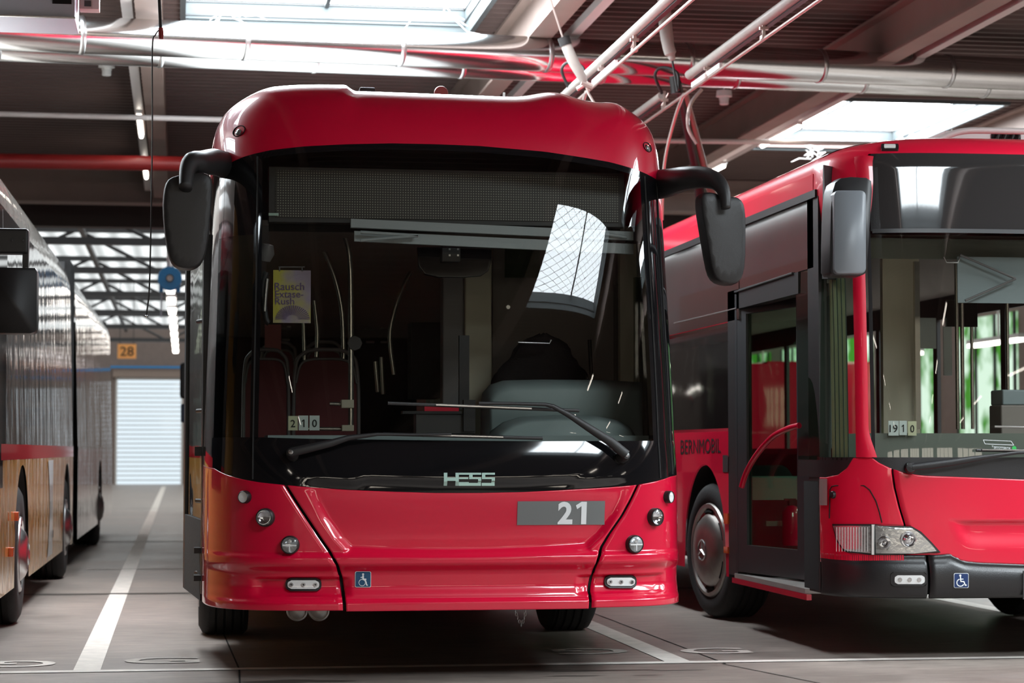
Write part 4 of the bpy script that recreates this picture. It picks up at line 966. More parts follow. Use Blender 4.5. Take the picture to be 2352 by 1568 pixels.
ibar('blind_roller', 806, 502, 1455, 532, 20, 11.57, .05, 'blind', bl); ibar('blind_cover', 814, 530, 1455, 560, 24, 11.6, .03, 'blind', bl)
tube('scissor_arm', [P(828, 533, 11.555), P(960, 541, 11.555)], .009, 'blind', bl); tube('scissor_arm', [P(828, 552, 11.555), P(960, 541, 11.555)], .009, 'blind', bl)
tube('scissor_arm', [P(1440, 545, 11.555), P(1330, 528, 11.555)], .009, 'blind', bl)
box('header_panel', (.47, 11.75, P(800, 532, 11.75).z), (2.4, 11.79, P(800, 330, 11.75).z), 'dark', hess)
def poles():
    # steel grab poles
    for pts, Y in ((((793, 541), (803, 590), (806, 700), (806, 985)), 12.7), (((742, 569), (770, 640), (786, 720), (789, 830)), 13.6), (((722, 690), (729, 760), (727, 820)), 14.6), (((905, 860), (896, 760), (925, 660), (960, 600)), 15.0), (((698, 740), (700, 830)), 15.2), (((868, 900), (862, 830)), 15), (((880, 905), (876, 820)), 16)):
        tube('grab_pole', spline([P(u, v, Y) for u, v in pts], 5), .017 if Y < 13 else .015, 'pole', hess)
poles()
box('pole_bracket', *(lambda a, b: ((a.x, 12.66, a.z), (b.x, 12.74, b.z)))(P(783, 937, 12.7), P(812, 918, 12.7)), 'column', hess, bevel=.004)
box('pole_foot', *(lambda a, b: ((a.x, 12.66, a.z), (b.x, 12.74, b.z)))(P(784, 990, 12.7), P(812, 976, 12.7)), 'column', hess, bevel=.004)
p = P(818, 788, 12.68); MB().lathe([(0, .01), (.042, .01), (.045, 0), (.042, -.01), (0, -.01)], frame_to((0, -1, 0), p - Vector((.008, 0, 0))), 8).done('stop_button', 'charcoal', hess)
# rail frame with clamp
tube('low_rail', [P(757, 927, 12.7), P(800, 928, 12.7)], .011, 'pole', hess); tube('low_rail', [P(700, 984, 12.7), P(800, 985, 12.7)], .011, 'pole', hess)
def seat(u0, u1, v0, v1, Y):
    a, b = P(u0, v1, Y), P(u1, v0, Y); cx = (a.x + b.x) / 2; hw = (b.x - a.x) / 2; zt = b.z; z0 = .9
    ol = [(cx - hw, z0), (cx + hw, z0)] + [(cx + hw * math.cos(t) ** .6 if math.cos(t) > 0 else cx, zt - .14 + .13 * math.sin(t)) for t in [k * PI / 16 for k in range(0, 9)]] + [(cx - hw * math.cos(t) ** .6 if math.cos(t) > 0.001 else cx, zt - .14 + .13 * math.sin(t)) for t in [k * PI / 16 for k in range(7, -1, -1)]]
    s = MB(); n = len(ol); s.add([Vector((x, Y, z)) for x, z in ol] + [Vector((x, Y + .06, z)) for x, z in ol], [tuple(range(n)), tuple(range(2 * n - 1, n - 1, -1))] + [(i, (i + 1) % n, n + (i + 1) % n, n + i) for i in range(n)])
    st = s.done('passenger_seat', 'seat', hess)
    box('seat_cushion', (cx - hw, Y + .06, z0 - .05), (cx + hw, Y + .5, z0 + .05), 'seat', st)
    tube('seat_rail', spline([(cx - hw * 1.03, Y, z0 + .1), (cx - hw * 1.0, Y, zt - .12), (cx - hw * .72, Y, zt + .02), (cx, Y, zt + .045), (cx + hw * .72, Y, zt + .02), (cx + hw, Y, zt - .12), (cx + hw * 1.03, Y, z0 + .1)], 6), .012, 'greyplastic', st)
    tube('seat_rim', spline([(cx - hw * .96, Y - .01, zt - .16), (cx - hw * .75, Y - .01, zt - .035), (cx, Y - .01, zt - .012), (cx + hw * .75, Y - .01, zt - .035), (cx + hw * .96, Y - .01, zt - .16)], 6), .008, 'greyplastic', st)
    MB().tube([(cx - hw * .6, Y + .2, z0), (cx - hw * .6, Y + .2, .42)], .02).tube([(cx + hw * .6, Y + .2, z0), (cx + hw * .6, Y + .2, .42)], .02).done('seat_leg', 'greyplastic', st)
seat(676, 822, 820, 1040, 13.3); seat(560, 662, 820, 1040, 13.3); seat(700, 790, 800, 1000, 15.6); seat(600, 680, 800, 1000, 15.6)
# cab partition and driver's place
def ibox(name, u0, v0, u1, v1, Y, dep, m, par, bev=0):
    a, b = P(u0, v1, Y), P(u1, v0, Y); return box(name, (a.x, Y, a.z), (b.x, Y + dep, b.z), m, par, bev)
lb(ibox('cab_column', 1016, 560, 1068, 935, 13.0, .12, 'greyplastic', hess, .01), 'grey edge of the driver cab partition')
lb(ibox('cab_column', 1068, 560, 1130, 935, 12.95, .12, 'column', hess, .01), 'pale olive driver cab partition column')
ibox('cab_rear_wall', 1132, 555, 1480, 1010, 13.2, .03, 'inner', hess)
ibox('cab_window_frame', 1160, 560, 1240, 637, 13.17, .02, 'glass3', hess); ibox('cab_post', 1055, 770, 1078, 940, 12.3, .04, 'black', hess)
ibox('side_post', 1425, 560, 1470, 1000, 12.6, .06, 'column', hess)
tube('seat_belt_rail', [P(1354, 780, 12.8), P(1358, 860, 12.8)], .012, 'black', hess)
p = P(1167, 705, 12.9); MB().lathe([(0, .004), (.012, .004), (.014, 0), (0, -.004)], frame_to((0, -1, 0), p), 16).done('cab_lock', 'steel', hess, True)
tube('coat_hook', [P(1190, 786, 12.4), P(1262, 789, 12.4), P(1266, 780, 12.4)], .007, 'steel', hess)
# ceiling visor edge (curved pale roof liner inside)
# interior mirror
im = MB(); ol = [tuple(P(u, v, 11.95)[i] for i in (0, 2)) for u, v in [(958, 566), (962, 612), (976, 630), (1010, 637), (1060, 638), (1105, 634), (1122, 622), (1129, 598), (1130, 566)]]
n = len(ol); im.add([Vector((x, 11.95, z)) for x, z in ol] + [Vector((x, 12.0, z)) for x, z in ol], [tuple(range(n)), tuple(range(2 * n - 1, n - 1, -1))] + [(i, (i + 1) % n, n + (i + 1) % n, n + i) for i in range(n)])
o = im.done('cab_mirror', 'blackgloss', hess, bevel=.006); ibox('mirror_motor', 1015, 570, 1058, 600, 11.9, .05, 'charcoal', o, .004)
for (u, v) in ((1033, 572), (1052, 572), (1033, 586), (1052, 586)): ibox('screw', u - 2, v - 2, u + 2, v + 2, 11.895, .006, 'steel', o)
# dashboard
def dome(name, pts, Y, dep, m, par, rows=6):
    ol = [tuple(P(u, v, Y)[i] for i in (0, 2)) for u, v in pts]; cx = sum(q[0] for q in ol) / len(ol); zb = min(q[1] for q in ol); mb = MB(); rings = []
    for k in range(rows + 1):
        t = k / rows * PI / 2; s = lerp(.9, 1, math.sin(t)); rings.append([Vector((cx + (x - cx) * s, Y + dep * (1 - math.cos(t)) , zb + (z - zb) * lerp(.84, 1, math.sin(t)))) for x, z in ol])
    mb.loft(rings); return mb.done(name, m, par, True, autos=False)
dome('dashboard_hood', [(1118, 925), (1122, 900), (1140, 880), (1170, 870), (1260, 868), (1400, 869), (1488, 874), (1490, 1040), (1118, 1040)], 11.9, .25, 'dash', hess)
dome('instrument_hood', [(1130, 1020), (1140, 990), (1170, 968), (1210, 956), (1290, 951), (1380, 952), (1430, 962), (1460, 980), (1472, 1000), (1478, 1030), (1478, 1045), (1130, 1045)], 11.62, .25, 'dash', hess)
ibox('dashboard_shelf', 615, 1000, 1490, 1030, 11.5, .5, 'dash', hess)
p = P(1312, 905, 12.3); mt = frame_to((0, -.35, 1), p); MB().tube([mt @ Vector((math.cos(t * PI / 16) * .22, math.sin(t * PI / 16) * .22, 0)) for t in range(33)], .016, 10, cap=False).done('steering_wheel', 'black', hess, True)
# ticket printer
o = ibox('ticket_printer', 955, 950, 1092, 996, 11.75, .12, 'charcoal', hess, .004); ibox('printer_post', 1065, 918, 1092, 990, 11.72, .05, 'black', hess); lb(ibox('printer_label', 975, 933, 1054, 944, 11.74, .02, 'red', o), 'red strip on the ticket printer'); ibox('printer_top', 925, 944, 1060, 950, 11.74, .1, 'black', o)
# driver's seat with a jacket hung over it
dsx = P(1240, 870, 12.75)
ibox('driver_seat', 1180, 800, 1310, 1000, 12.75, .12, 'black', hess, .03)
mb = MB(); rings = []
for k in range(15):
    t = k / 14; v = lerp(768, 935, t); wv = [0, 30, 48, 58, 64, 74, 84, 94, 100, 104, 106, 108, 108, 108, 108][k] + 8; c = 1246 + [0, 0, 0, 0, 0, 0, -2, -4, -5, -4, -4, -4, -4, -4, -4][k]
    p = P(c, v, 12.62); hw = wv * 12.6 / F; rings.append([p + Vector((math.cos(q * PI / 12) * hw * (1 + .05 * math.sin(3 * q + k)), math.sin(q * PI / 12) * .10, .008 * math.sin(q * 2.1 + k))) for q in range(24)])
tag(mb.loft(rings).done('jacket', 'cloth', None, True, autos=False), 'black jacket draped over the driver seat behind the steering wheel', 'jacket')
# roof box and rear details inside
ibox('cabin_rear_box', 945, 740, 1012, 915, 17, .3, 'black', hess); ibox('cabin_rear_light', 660, 748, 668, 752, 18, .03, 'white', hess)
for (u, v, w_) in ((840, 753, 20), (875, 753, 16), (842, 783, 18), (875, 783, 14), (648, 752, 20), (648, 778, 18)): ibox('far_rail', u, v, u + w_, v + 4, 18, .03, 'greyplastic', hess)
lb(ibox('notice_panel', 608, 745, 646, 806, 13.9, .01, 'redpipe', hess), 'dark red notice behind the poster')
for k, (u, v) in enumerate(((612, 580),)):
    MB().lathe([(0, .05), (.03, .045), (.045, 0), (.03, -.045), (0, -.05)], frame_to((.2, -.2, 1), P(u, v, 11.9)), 20).done('cab_fan', 'greyplastic', hess, True)
tube('cable_bundle', spline([P(612, 625, 11.8), P(604, 660, 11.8), P(606, 700, 11.8), P(612, 735, 11.8), P(618, 742, 11.8)]), .016, 'black', hess); tube('cable_bundle', spline([P(614, 640, 11.78), P(610, 680, 11.78), P(608, 715, 11.78)]), .01, 'steel', hess)
# poster
a, b = P(627, 741, 12.0), P(714, 621, 12.0)
po = thing('poster', a, 'yellow and lilac poster reading Rausch Extase Rush hanging inside the windscreen', 'poster')
box('sheet', (a.x, 12.0, a.z), (b.x, 12.004, b.z), 'poster', po); pm = lambda u, v: P(u, v, 11.996)
M['lilacink'] = mat('lilac_ink', (.16, .10, .24), .5)
text('headline', 'Rausch', 631, 649, 699, 666, pm, 'lilacink', po, .004); text('headline', 'Extase-', 632, 667, 697, 683, pm, 'lilacink', po, .004); text('headline', 'Rush', 632, 684, 676, 699, pm, 'lilacink', po, .004)
rays = []
for k in range(24):
    t = PI * (k + .2) / 24 + PI; c0 = (672, 735)
    for r0, r1 in ((14, 40),): 
        q = [(c0[0] + math.cos(t + s) * r * 1.0, c0[1] + math.sin(t + s) * r * .85) for r, s in ((r0, 0), (r1, 0), (r1, .07), (r0, .05))]
        rays.append([(min(713, max(628, x)), min(733, max(700, y))) for x, y in q])
decal('ray_print', [r for r in rays if abs(sum(r[i][0] * r[(i + 1) % 4][1] - r[(i + 1) % 4][0] * r[i][1] for i in range(4))) > 2], pm, 'lilacink', po)
tube('hanging_rod', [P(640, 613, 12.0), P(700, 613, 12.0)], .004, 'greyplastic', po, n=6); 
for u in (642, 694): tube('clip', [P(u, 612, 12.0), P(u, 623, 12.0)], .004, 'greyplastic', po, n=6)
number_card('number_card', 662, 955, 684, 988, 11.48, '2', 'cardcream', 'cream number card with a 2 behind the trolleybus windscreen', 'route number cards in the trolleybus')
number_card('number_card', 686, 954, 708, 988, 11.48, '1', 'cardwhite', 'white number card with a bold 1 behind the trolleybus windscreen', 'route number cards in the trolleybus')
number_card('number_card', 711, 954, 734, 988, 11.48, '0', 'cardwhite', 'white number card with a 0 behind the trolleybus windscreen', 'route number cards in the trolleybus')
# advert on the far side of the roof
advm = lambda y, z: Vector((H_.cx + 1.262, y, z))
adv = mesh('advert_banner', [advm(12.7, 2.22), advm(20, 2.22), advm(20, 2.62), advm(12.7, 2.62)], [(0, 1, 2, 3)], 'brown', hess); lb(adv, 'pale advertising band with black lettering along the roof side')
adm = lambda y, z: Vector((H_.cx + 1.266, y, z))
decal('advert_mark', [[(12.95, 2.42), (13.15, 2.25), (13.35, 2.42), (13.15, 2.6)]], adm, 'ink', adv)
text('advert_lettering', 'KARL', 13.6, 2.52, 15.2, 2.3, adm, 'ink', adv, .01)
# ================================================================ RIGHT RED BUS
C_ = Surf(4.935, 11.72, 1.275, .75, 4.2, 2.80, .24, 2.6, lambda z: .06 * max(0, z - 1.0) ** 1.4, lambda z: 1 - .012 * sst(1, 2.6, z))
cit = thing('city_bus', (4.93, 11.8, 0), 'red low floor bus on the right with its front door open and black bumper', 'bus')
def side_a(Y): return -(1 + (Y - C_.Yf - C_.Dm) / C_.L)
def zline(pts): return tab(C_, pts)
zB = C_.hit(2100, 1374)[1]
bl_ = zline([(1895, 1270), (1960, 1275), (2040, 1274), (2155, 1274), (2180, 1272), (2210, 1288), (2250, 1292), (2352, 1296)])  # top of the black bumper
bl_ = [(-3, bl_[0][1])] + bl_ + [(1.6, bl_[-1][1])]
wl = zline([(1897, 1096), (1925, 1090), (1945, 1075), (1960, 1051), (2002, 1050), (2018, 1062), (2045, 1075), (2080, 1086), (2120, 1092), (2200, 1095), (2352, 1101)])
wl = [(-3, wl[0][1])] + wl + [(1.6, wl[-1][1])]
zbmp = lambda a: itp(bl_, a); zwl = lambda a: itp(wl, a)
pin = side_a(12.2); P0 = C_.hit(1893, 1200)[0]
def cdisp(x, z):
    return 0
emb = [(lambda q: (C_.pt(*q).x, q[1]))(C_.hit(u, v)) for u, v in ((2190, 1190), (2352, 1180), (2225, 1252), (2352, 1252))]
ex0, ez1, ez0 = emb[0][0], emb[0][1] - .01, emb[2][1] + .0
def cdisp(x, z):
    t = sst(ex0, ex0 + .06, x - (ez1 - z) * .35); return .02 * t * sst(ez0 - .03, ez0 + .08, z) * (1 - sst(ez1 - .025, ez1, z))
C_.disp = cdisp
seamC = side_of(C_, [(2050, 1085), (2055, 1120), (2066, 1165), (2078, 1205)])
lb(panel('corner_panel', C_, lambda z: pin, lambda z: itp(seamC, z) - .003, zwl, zbmp(0), 70, 60, 'red2', cit), 'red corner panel above the headlamp')
def zb_c(a): return zbmp(a)
def panel2(name, surf, a0, a1, z0, z1, nu, nv, m, par, solid=.012):
    mb = MB(); band(mb, surf, a0, a1, z0, z1, nu, nv); o = mesh(name, mb.v, mb.f, m, par, True)
    if solid: md = o.modifiers.new('s', 'SOLIDIFY'); md.thickness = solid; md.offset = -1
    return o
mb = MB()
nu, nv = 100, 60; vs = []
for j in range(nv + 1):
    for i in range(nu + 1):
        q = j / nv; z = zbmp(0)
        for _ in range(4): a = lerp(itp(seamC, z) + .003, 1.4, i / nu); z = lerp(zbmp(a), zwl(a), q)
        vs.append(C_.pt(a, z))
o = mesh('front_panel', vs, [(j * (nu + 1) + i, j * (nu + 1) + i + 1, (j + 1) * (nu + 1) + i + 1, (j + 1) * (nu + 1) + i) for j in range(nv) for i in range(nu)], 'red2', cit, True)
md = o.modifiers.new('s', 'SOLIDIFY'); md.thickness = .012; md.offset = -1
aS = C_.hit(2130, 1330)[0]
def bump_pt(surf, a, z0, z1, q):
    z = lerp(z0, z1, q); p = surf.pt(a, z, 0, False); p.y -= .03 * math.sin(PI * min(1, q * 1.15)) ** .5 if 0 < q < .87 else 0; return p
o = grid('bumper', lambda p, q: bump_pt(C_, lerp(side_a(12.2), aS - .004, p), zB, zbmp(lerp(side_a(12.2), aS, p)), q), 60, 16, 'bumper', cit, solid=.02)
o = grid('bumper', lambda p, q: bump_pt(C_, lerp(aS + .004, 1.4, p), zB, zbmp(lerp(aS, 1.4, p)), q), 80, 16, 'bumper', cit, solid=.02)
grid('bumper_backing', lambda p, q: C_.pt(lerp(-1.0, 1.0, p), lerp(zB + .02, 1.0, q), 0, False) + Vector((0, .04, 0)), 40, 4, 'dark', cit)
def bmf(off):
    def f(u, v):
        a, z = C_.hit(u, v); return C_.pt(a, z, 0, False) + Vector((0, -.031 - off, 0))
    return f
# windscreen zone
rt = zline([(2005, 352), (2352, 357)]); ztopC = lambda a: 2.80
aW0 = C_.hit(2003, 800)[0]; aPl0 = C_.hit(1963, 800)[0]; aPl1 = C_.hit(1992, 800)[0]; aQ0 = C_.hit(1905, 800)[0]
ztw = lambda a: C_.hit(2200, 352)[1]; zmidc = C_.hit(2200, 530)[1]; zblk = C_.hit(2200, 1050)[1]
# red pillar: flares at top and bottom
def pil(z):
    t = sst(1.35, 1.10, z) if False else (1 - sst(1.08, 1.32, z)); u = sst(2.2, 2.75, z)
    l = aPl0 - .0 * t + .01 * u; r = aPl1 + .03 * t + (aTR - aPl1) * u
    return l, r
zp0 = C_.hit(1985, 1050)[1]; aTR = C_.hit(2006, 420)[0]; ZT = 2.86
grid('windscreen_pillar', lambda p, q: C_.pt(lerp(pil(lerp(zp0, ZT, q))[0], pil(lerp(zp0, ZT, q))[1], p), lerp(zp0, ZT, q), .006 + .012 * math.sin(PI * p)), 8, 60, 'red2', cit)
g = MB(); band(g, C_, aW0, .97, lambda a: zblk, lambda a: zmidc, 70, 30); mesh('windscreen', g.v, g.f, 'glass', cit, True)
g = MB(); band(g, C_, C_.hit(2010, 440)[0], .97, lambda a: zmidc + .01, ztw, 60, 14); mesh('destination_window', g.v, g.f, 'blackgloss2', cit, True)
g = MB(); band(g, C_, C_.hit(2012, 400)[0] - .02, .98, lambda a: zmidc - .012, lambda a: zmidc + .012, 60, 2); mesh('screen_divider', [v + Vector((0, -.006, 0)) for v in g.v], g.f, 'charcoal', cit, True)
g = MB(); band(g, C_, C_.hit(2005, 440)[0] - .012, C_.hit(2018, 440)[0], lambda a: zmidc, ztw, 4, 10); band(g, C_, C_.hit(1997, 800)[0] - .0, aW0 + .004, lambda a: zblk, lambda a: zmidc, 4, 20); band(g, C_, pin, 1.3, lambda a: zwl(a), lambda a: max(zwl(a), zblk), 120, 6)
mesh('screen_border', g.v, g.f, 'black', cit, True)
# quarter glass between door and pillar
aq1 = aPl0 + .01; g = MB(); band(g, C_, side_a(12.62), aq1, lambda a: 1.12, lambda a: 2.6, 20, 20); mesh('quarter_window', g.v, g.f, 'glass3', cit, True)
g = MB(); band(g, C_, side_a(12.62), aq1, lambda a: zwl(a), lambda a: 1.125, 20, 6); mesh('quarter_border', g.v, g.f, 'black', cit, True)
gd = MB()
for k in range(4): gd.tube([C_.pt(C_.hit(1912 + 10 * k, 800)[0], z, -.012) for z in (1.1, 1.8, 2.6)], .0035, 5)
gd.done('quarter_ribs', 'charcoal', cit); 
lb(grid('inner_pillar', lambda p, q: C_.pt(lerp(C_.hit(1897, 800)[0], C_.hit(1936, 800)[0], p), lerp(1.1, 2.6, q), -.03), 6, 3, 'column', cit), 'grey green pillar lining behind the quarter glass')
# roof edge: front band, curved corner, roof
def capC(p, q):
    a = lerp(-1.35, 1.35, p); zt = ztopC(a) if False else lerp(ztw(0), 2.62, 0)
    z0_ = ztw(0) - .0; s0 = (z0_ - C_.z0) / C_.Hz; a0 = math.asin(max(0, s0) ** (C_.m / 2)) if s0 > 0 else 0; ang = lerp(a0, PI / 2 * .985, 1 - (1 - q) ** 1.4)
    z = C_.z0 + C_.Hz * math.sin(ang) ** (2 / C_.m) if ang > 0 else z0_; return C_.pt(a, max(z, z0_), 0, False)
grid('roof_front', capC, 140, 30, 'red2', cit)
def roofC(p, q):
    a = lerp(-1, 1, p); ang = abs(a) * PI / 2; z = C_.z0 + C_.Hz * abs(math.cos(ang)) ** (2 / C_.m); x = C_.cx + (1 if a > 0 else -1) * C_.W * .988 * math.sin(ang) ** (2 / C_.m)
    return Vector((x, lerp(12.3, 23.5, q), min(z, 3.02)))
grid('roof', roofC, 60, 6, 'red2', cit)
# bulged roof corner over the door, with a black gusset
grid('roof_corner', lambda p, q: C_.pt(lerp(side_a(12.22), C_.hit(1990, 370)[0], p), lerp(2.50, ztw(0) + .01, q), .03 * math.sin(PI * q) * math.sin(PI * min(1, p * 1.0)) + .004), 40, 20, 'red2', cit)
XS = 3.665
sp = lambda u, v, o=0: PX(u, v, XS - o)
def sq(name, y0, y1, z0, z1, m, par, th=.03, o=0, bevel=0): return box(name, (XS - o, y0, z0), (XS - o + th, y1, z1), m, par, bevel)
lb(sq('roof_side_band', 12.3, 23.5, 2.70, 2.80, 'red2', cit, .04), 'red band under the roof edge'); sq('door_gutter', 12.22, 23.5, 2.655, 2.70, 'black', cit, .05, .012)
sq('upper_side_panel', 12.3, 14.0, 2.25, 2.655, 'sideglass', cit, .03); sq('side_window', 14.02, 17.2, 2.05, 2.655, 'sideglass', cit, .03); sq('side_window', 17.25, 23.4, 1.33, 2.655, 'sideglass', cit, .03)
sq('side_window', 14.32, 17.2, 1.33, 2.02, 'sideglass', cit, .03)
tube('window_trim', [PX(1548, 742, XS - .004), PX(1690, 708, XS - .004)], .004, 'steel', cit, n=6); tube('door_trim', [(XS - .006, 14.1, 2.235), (XS - .006, 12.72, 2.25)], .007, 'charcoal', cit, n=6)
# lower side with wheel arch
wy, wz_, wr = 15.0, .48, .60
def low(p, q):
    y = lerp(14.32, 23.4, p); zb = .33; d = abs(y - wy)
    if d < wr: zb = max(zb, wz_ + math.sqrt(wr * wr - d * d) * (1.0))
    return Vector((XS, y, lerp(min(zb, 1.28), 1.31, q)))
grid('side_panel', low, 260, 6, 'red', cit)
grid('arch_liner', lambda p, q: Vector((XS + .01 + .55 * q, wy - math.cos(PI * p) * wr, wz_ + math.sin(PI * p) * wr - .005)), 30, 1, 'dark', cit)
wheel(XS + .04, wy, .48, .475, .3, -1, math.radians(8), cit, rim_r=.32, star=True)
wheel(6.15, wy, .48, .475, .3, 1, math.radians(8), cit, rim_r=.30); wheel(XS + .03, 20.9, .48, .475, .55, -1, 0, cit, simple=True)
box('axle_beam', (4.0, 14.85, .25), (5.9, 15.15, .5), 'dark', cit)
def tx_side(u, v): return PX(u, v, XS - .003)
lb(text('operator_lettering', 'BERNMOBIL', 1563, 1010, 1655, 1043, tx_side, 'ink', cit, 0, -4), 'black operator lettering BERNMOBIL on the red side')
ibox2 = lambda name, u0, v0, u1, v1, m, o: mesh(name, [PX(u0, v1, XS - o), PX(u1, v1, XS - o), PX(u1, v0, XS - o), PX(u0, v0, XS - o)], [(0, 1, 2, 3)], m, cit)
ibox2('door_pictogram', 1660, 1045, 1672, 1084, 'charcoal', .004)
for (v0, v1) in ((1179, 1202), (1256, 1269)): 
    a, b = PX(1666, v1, XS), PX(1675, v0, XS); box('side_reflector', (XS - .012, b.y, a.z), (XS, a.y, b.z), 'amber', cit)
a, b = PX(1883, 1160, XS), PX(1902, 1097, XS)
o = grid('grey_label', lambda p, q: C_.mf(.006)(lerp(1884, 1902, p), lerp(1160, 1099, q)), 8, 4, 'silver', cit); lb(o, 'pale grey square sticker on the red corner')
# door opening
sq('door_post', 14.08, 14.32, .35, 2.25, 'black', cit, .06, .0); sq('door_header', 12.62, 14.1, 2.12, 2.25, 'black', cit, .08)
box('door_step', (XS - .005, 12.5, .335), (XS + .5, 14.15, .365), 'silver2', cit); lb(box('step_edge', (XS - .01, 12.45, .30), (XS + .02, 14.2, .334), 'red', cit), 'thin red edge below the door step')
box('entry_floor', (XS + .2, 12.1, .37), (6.1, 17, .40), 'innerfloor', cit)
# open door leaf
A, B = Vector((3.70, 14.12, 0)), Vector((3.885, 13.02, 0)); dv_ = (B - A); dn = Vector((-dv_.y, dv_.x, 0)).normalized() * -1
dleaf = None
def lf(name, s0, s1, z0, z1, th, m, par, off=0):
    p, q = A + dv_ * s0 + dn * off, A + dv_ * s1 + dn * off; n = dn * th; Z0, Z1 = Vector((0, 0, z0)), Vector((0, 0, z1))
    return MB().hull8([p + Z0, q + Z0, q + Z1, p + Z1], [p + n + Z0, q + n + Z0, q + n + Z1, p + n + Z1]).done(name, m, par)
dleaf = lf('front_door', 0, .16, .38, 2.22, .04, 'charcoal', cit); lf('door_frame', .84, 1.0, .38, 2.22, .04, 'charcoal', dleaf); lf('door_frame', .16, .84, .38, .56, .04, 'charcoal', dleaf); lf('door_frame', .16, .84, 2.08, 2.22, .04, 'charcoal', dleaf)
lf('door_pane', .16, .84, .56, 2.08, .008, 'glass3', dleaf, .015)
for k in range(4): tube('edge_seal', [A + dv_ * (1.01 + .05 * k) + Vector((0, 0, .34)), A + dv_ * (1.01 + .05 * k) + Vector((0, 0, 2.2))], .016, 'seal', dleaf, n=8)
dl_hr = spline([P(1711, 1118, 13.85), P(1722, 1085, 13.8), P(1745, 1045, 13.65), P(1780, 1005, 13.45), P(1815, 985, 13.25), P(1843, 977, 13.1)])
lb(tube('door_handrail', [p - Vector((.03, .03, 0)) for p in dl_hr], .019, 'red', dleaf, n=12), 'curved red handrail on the door')
# inside seen through the door
mbx = lambda name, u0, v0, u1, v1, Y, dep, m: ibox(name, u0, v0, u1, v1, Y, dep, m, cit)
mbx('luggage_panel', 1720, 1093, 1845, 1148, 14.22, .02, 'dashpale'); mbx('inner_ledge', 1760, 1196, 1845, 1208, 14.25, .02, 'dashpale'); 
fe = thing('fire_extinguisher', P(1820, 1250, 14.15), 'red fire extinguisher standing inside the open bus door', 'fire extinguisher')
p0_, p1_ = P(1818, 1252, 14.15), P(1818, 1160, 14.15)
MB().lathe([(0, 0), (.06, 0), (.062, .02), (.062, p1_.z - p0_.z - .05), (.04, p1_.z - p0_.z - .01), (.018, p1_.z - p0_.z)], Matrix.Translation(p0_), 24).done('cylinder_body', 'red', fe, True)
MB().box((p1_.x - .02, 14.13, p1_.z), (p1_.x + .02, 14.17, p1_.z + .04)).box((p1_.x - .05, 14.14, p1_.z + .03), (p1_.x + .03, 14.16, p1_.z + .045)).done('valve', 'black', fe)
# rear structures and far side of the saloon
box('cabin_ceiling', (3.75, 12.3, 2.42), (6.1, 23.4, 2.45), 'inner', cit); box('cabin_floor', (3.75, 13.6, .40), (6.1, 23.4, .43), 'innerfloor', cit)
sR = MB(); XR = C_.cx + 1.27; sR.box((XR - .03, 12.6, .33), (XR, 23.4, 1.2)).box((XR - .03, 12.6, 2.25), (XR, 23.4, 2.8)); 
for y in (12.7, 14.2, 15.7, 17.2, 18.7, 20.2, 21.7, 23.2): sR.box((XR - .03, y, 1.2), (XR, y + .1, 2.25))
sR.done('side_panel', 'charcoal', cit); box('rear_wall', (3.68, 23.35, .33), (6.2, 23.4, 2.9), 'red', cit)
lb(mbx('visor_panel', 1996, 552, 2400, 592, 12.25, .04, 'visor'), 'grey green lining across the top of the windscreen')
lb(mbx('driver_partition', 2030, 592, 2110, 1000, 13.2, .05, 'column'), 'pale grey partition behind the windscreen')
mbx('partition_edge', 2104, 600, 2112, 985, 13.1, .03, 'pole')
vz = ibox('sun_visor', 2200, 592, 2400, 695, 12.1, .012, 'blindpale', cit)
tube('visor_arm', [P(2217, 690, 12.05), P(2333, 640, 12.05)], .007, 'greyplastic', cit, n=8); tube('visor_arm', [P(2333, 640, 12.05), P(2205, 585, 12.05)], .007, 'greyplastic', cit, n=8)
tube('visor_handle', [P(2168, 590, 12.1), P(2174, 602, 12.1), P(2200, 603, 12.1), P(2204, 590, 12.1)], .005, 'steel', cit, n=8)
for u, Y in ((2196, 13.5), (2208, 13.6), (2312, 14.5), (2230, 15.5)): tube('grab_pole', [P(u, 600, Y), P(u + 4, 985, Y)], .013, 'pole', cit)
ibox('ticket_machine', 2303, 895, 2400, 930, 12.5, .2, 'blindpale', cit, .01); ibox('machine_body', 2300, 930, 2400, 1000, 12.5, .2, 'inner', cit, .01)
lb(ibox('dashboard_top', 2000, 995, 2420, 1050, 12.0, .5, 'visor', cit), 'grey green dashboard top')
st = mbx('inner_notice', 2110, 730, 2150, 800, 14, .01, 'cardwhite'); mbx('inner_notice', 2168, 750, 2186, 862, 14.2, .01, 'cardwhite'); lb(mbx('screen_monitor', 2175, 690, 2245, 750, 13.8, .03, 'blackgloss'), 'black monitor hanging behind the windscreen')
number_card('number_card', 2041, 966, 2064, 1000, 11.98, '19', 'cardwhite', 'white number card with 19 behind the right bus windscreen', 'route number cards in the right bus')
number_card('number_card', 2066, 966, 2083, 999, 11.98, '1', 'cardwhite', 'white number card with a 1 behind the right bus windscreen', 'route number cards in the right bus')
number_card('number_card', 2086, 967, 2105, 1000, 11.98, '0', 'cardcream', 'cream number card with a 0 behind the right bus windscreen', 'route number cards in the right bus')
cf = C_.mf(.004)
nt_ = decal('window_notice', ribbon([(2258, 1010), (2322, 1013), (2328, 1022), (2262, 1019), (2258, 1010)], 1), cf, 'letterwhite', cit)
text('notice_text', 'Tagesreinigung', 2277, 1023, 2320, 1028, cf, 'letterwhite', nt_, 0, 3); text('notice_text', 'durchgeführt.', 2282, 1028, 2319, 1034, cf, 'letterwhite', nt_, 0, 2)
decal('green_tick', [disc(2329, 1029, 5)], cf, 'green', nt_)
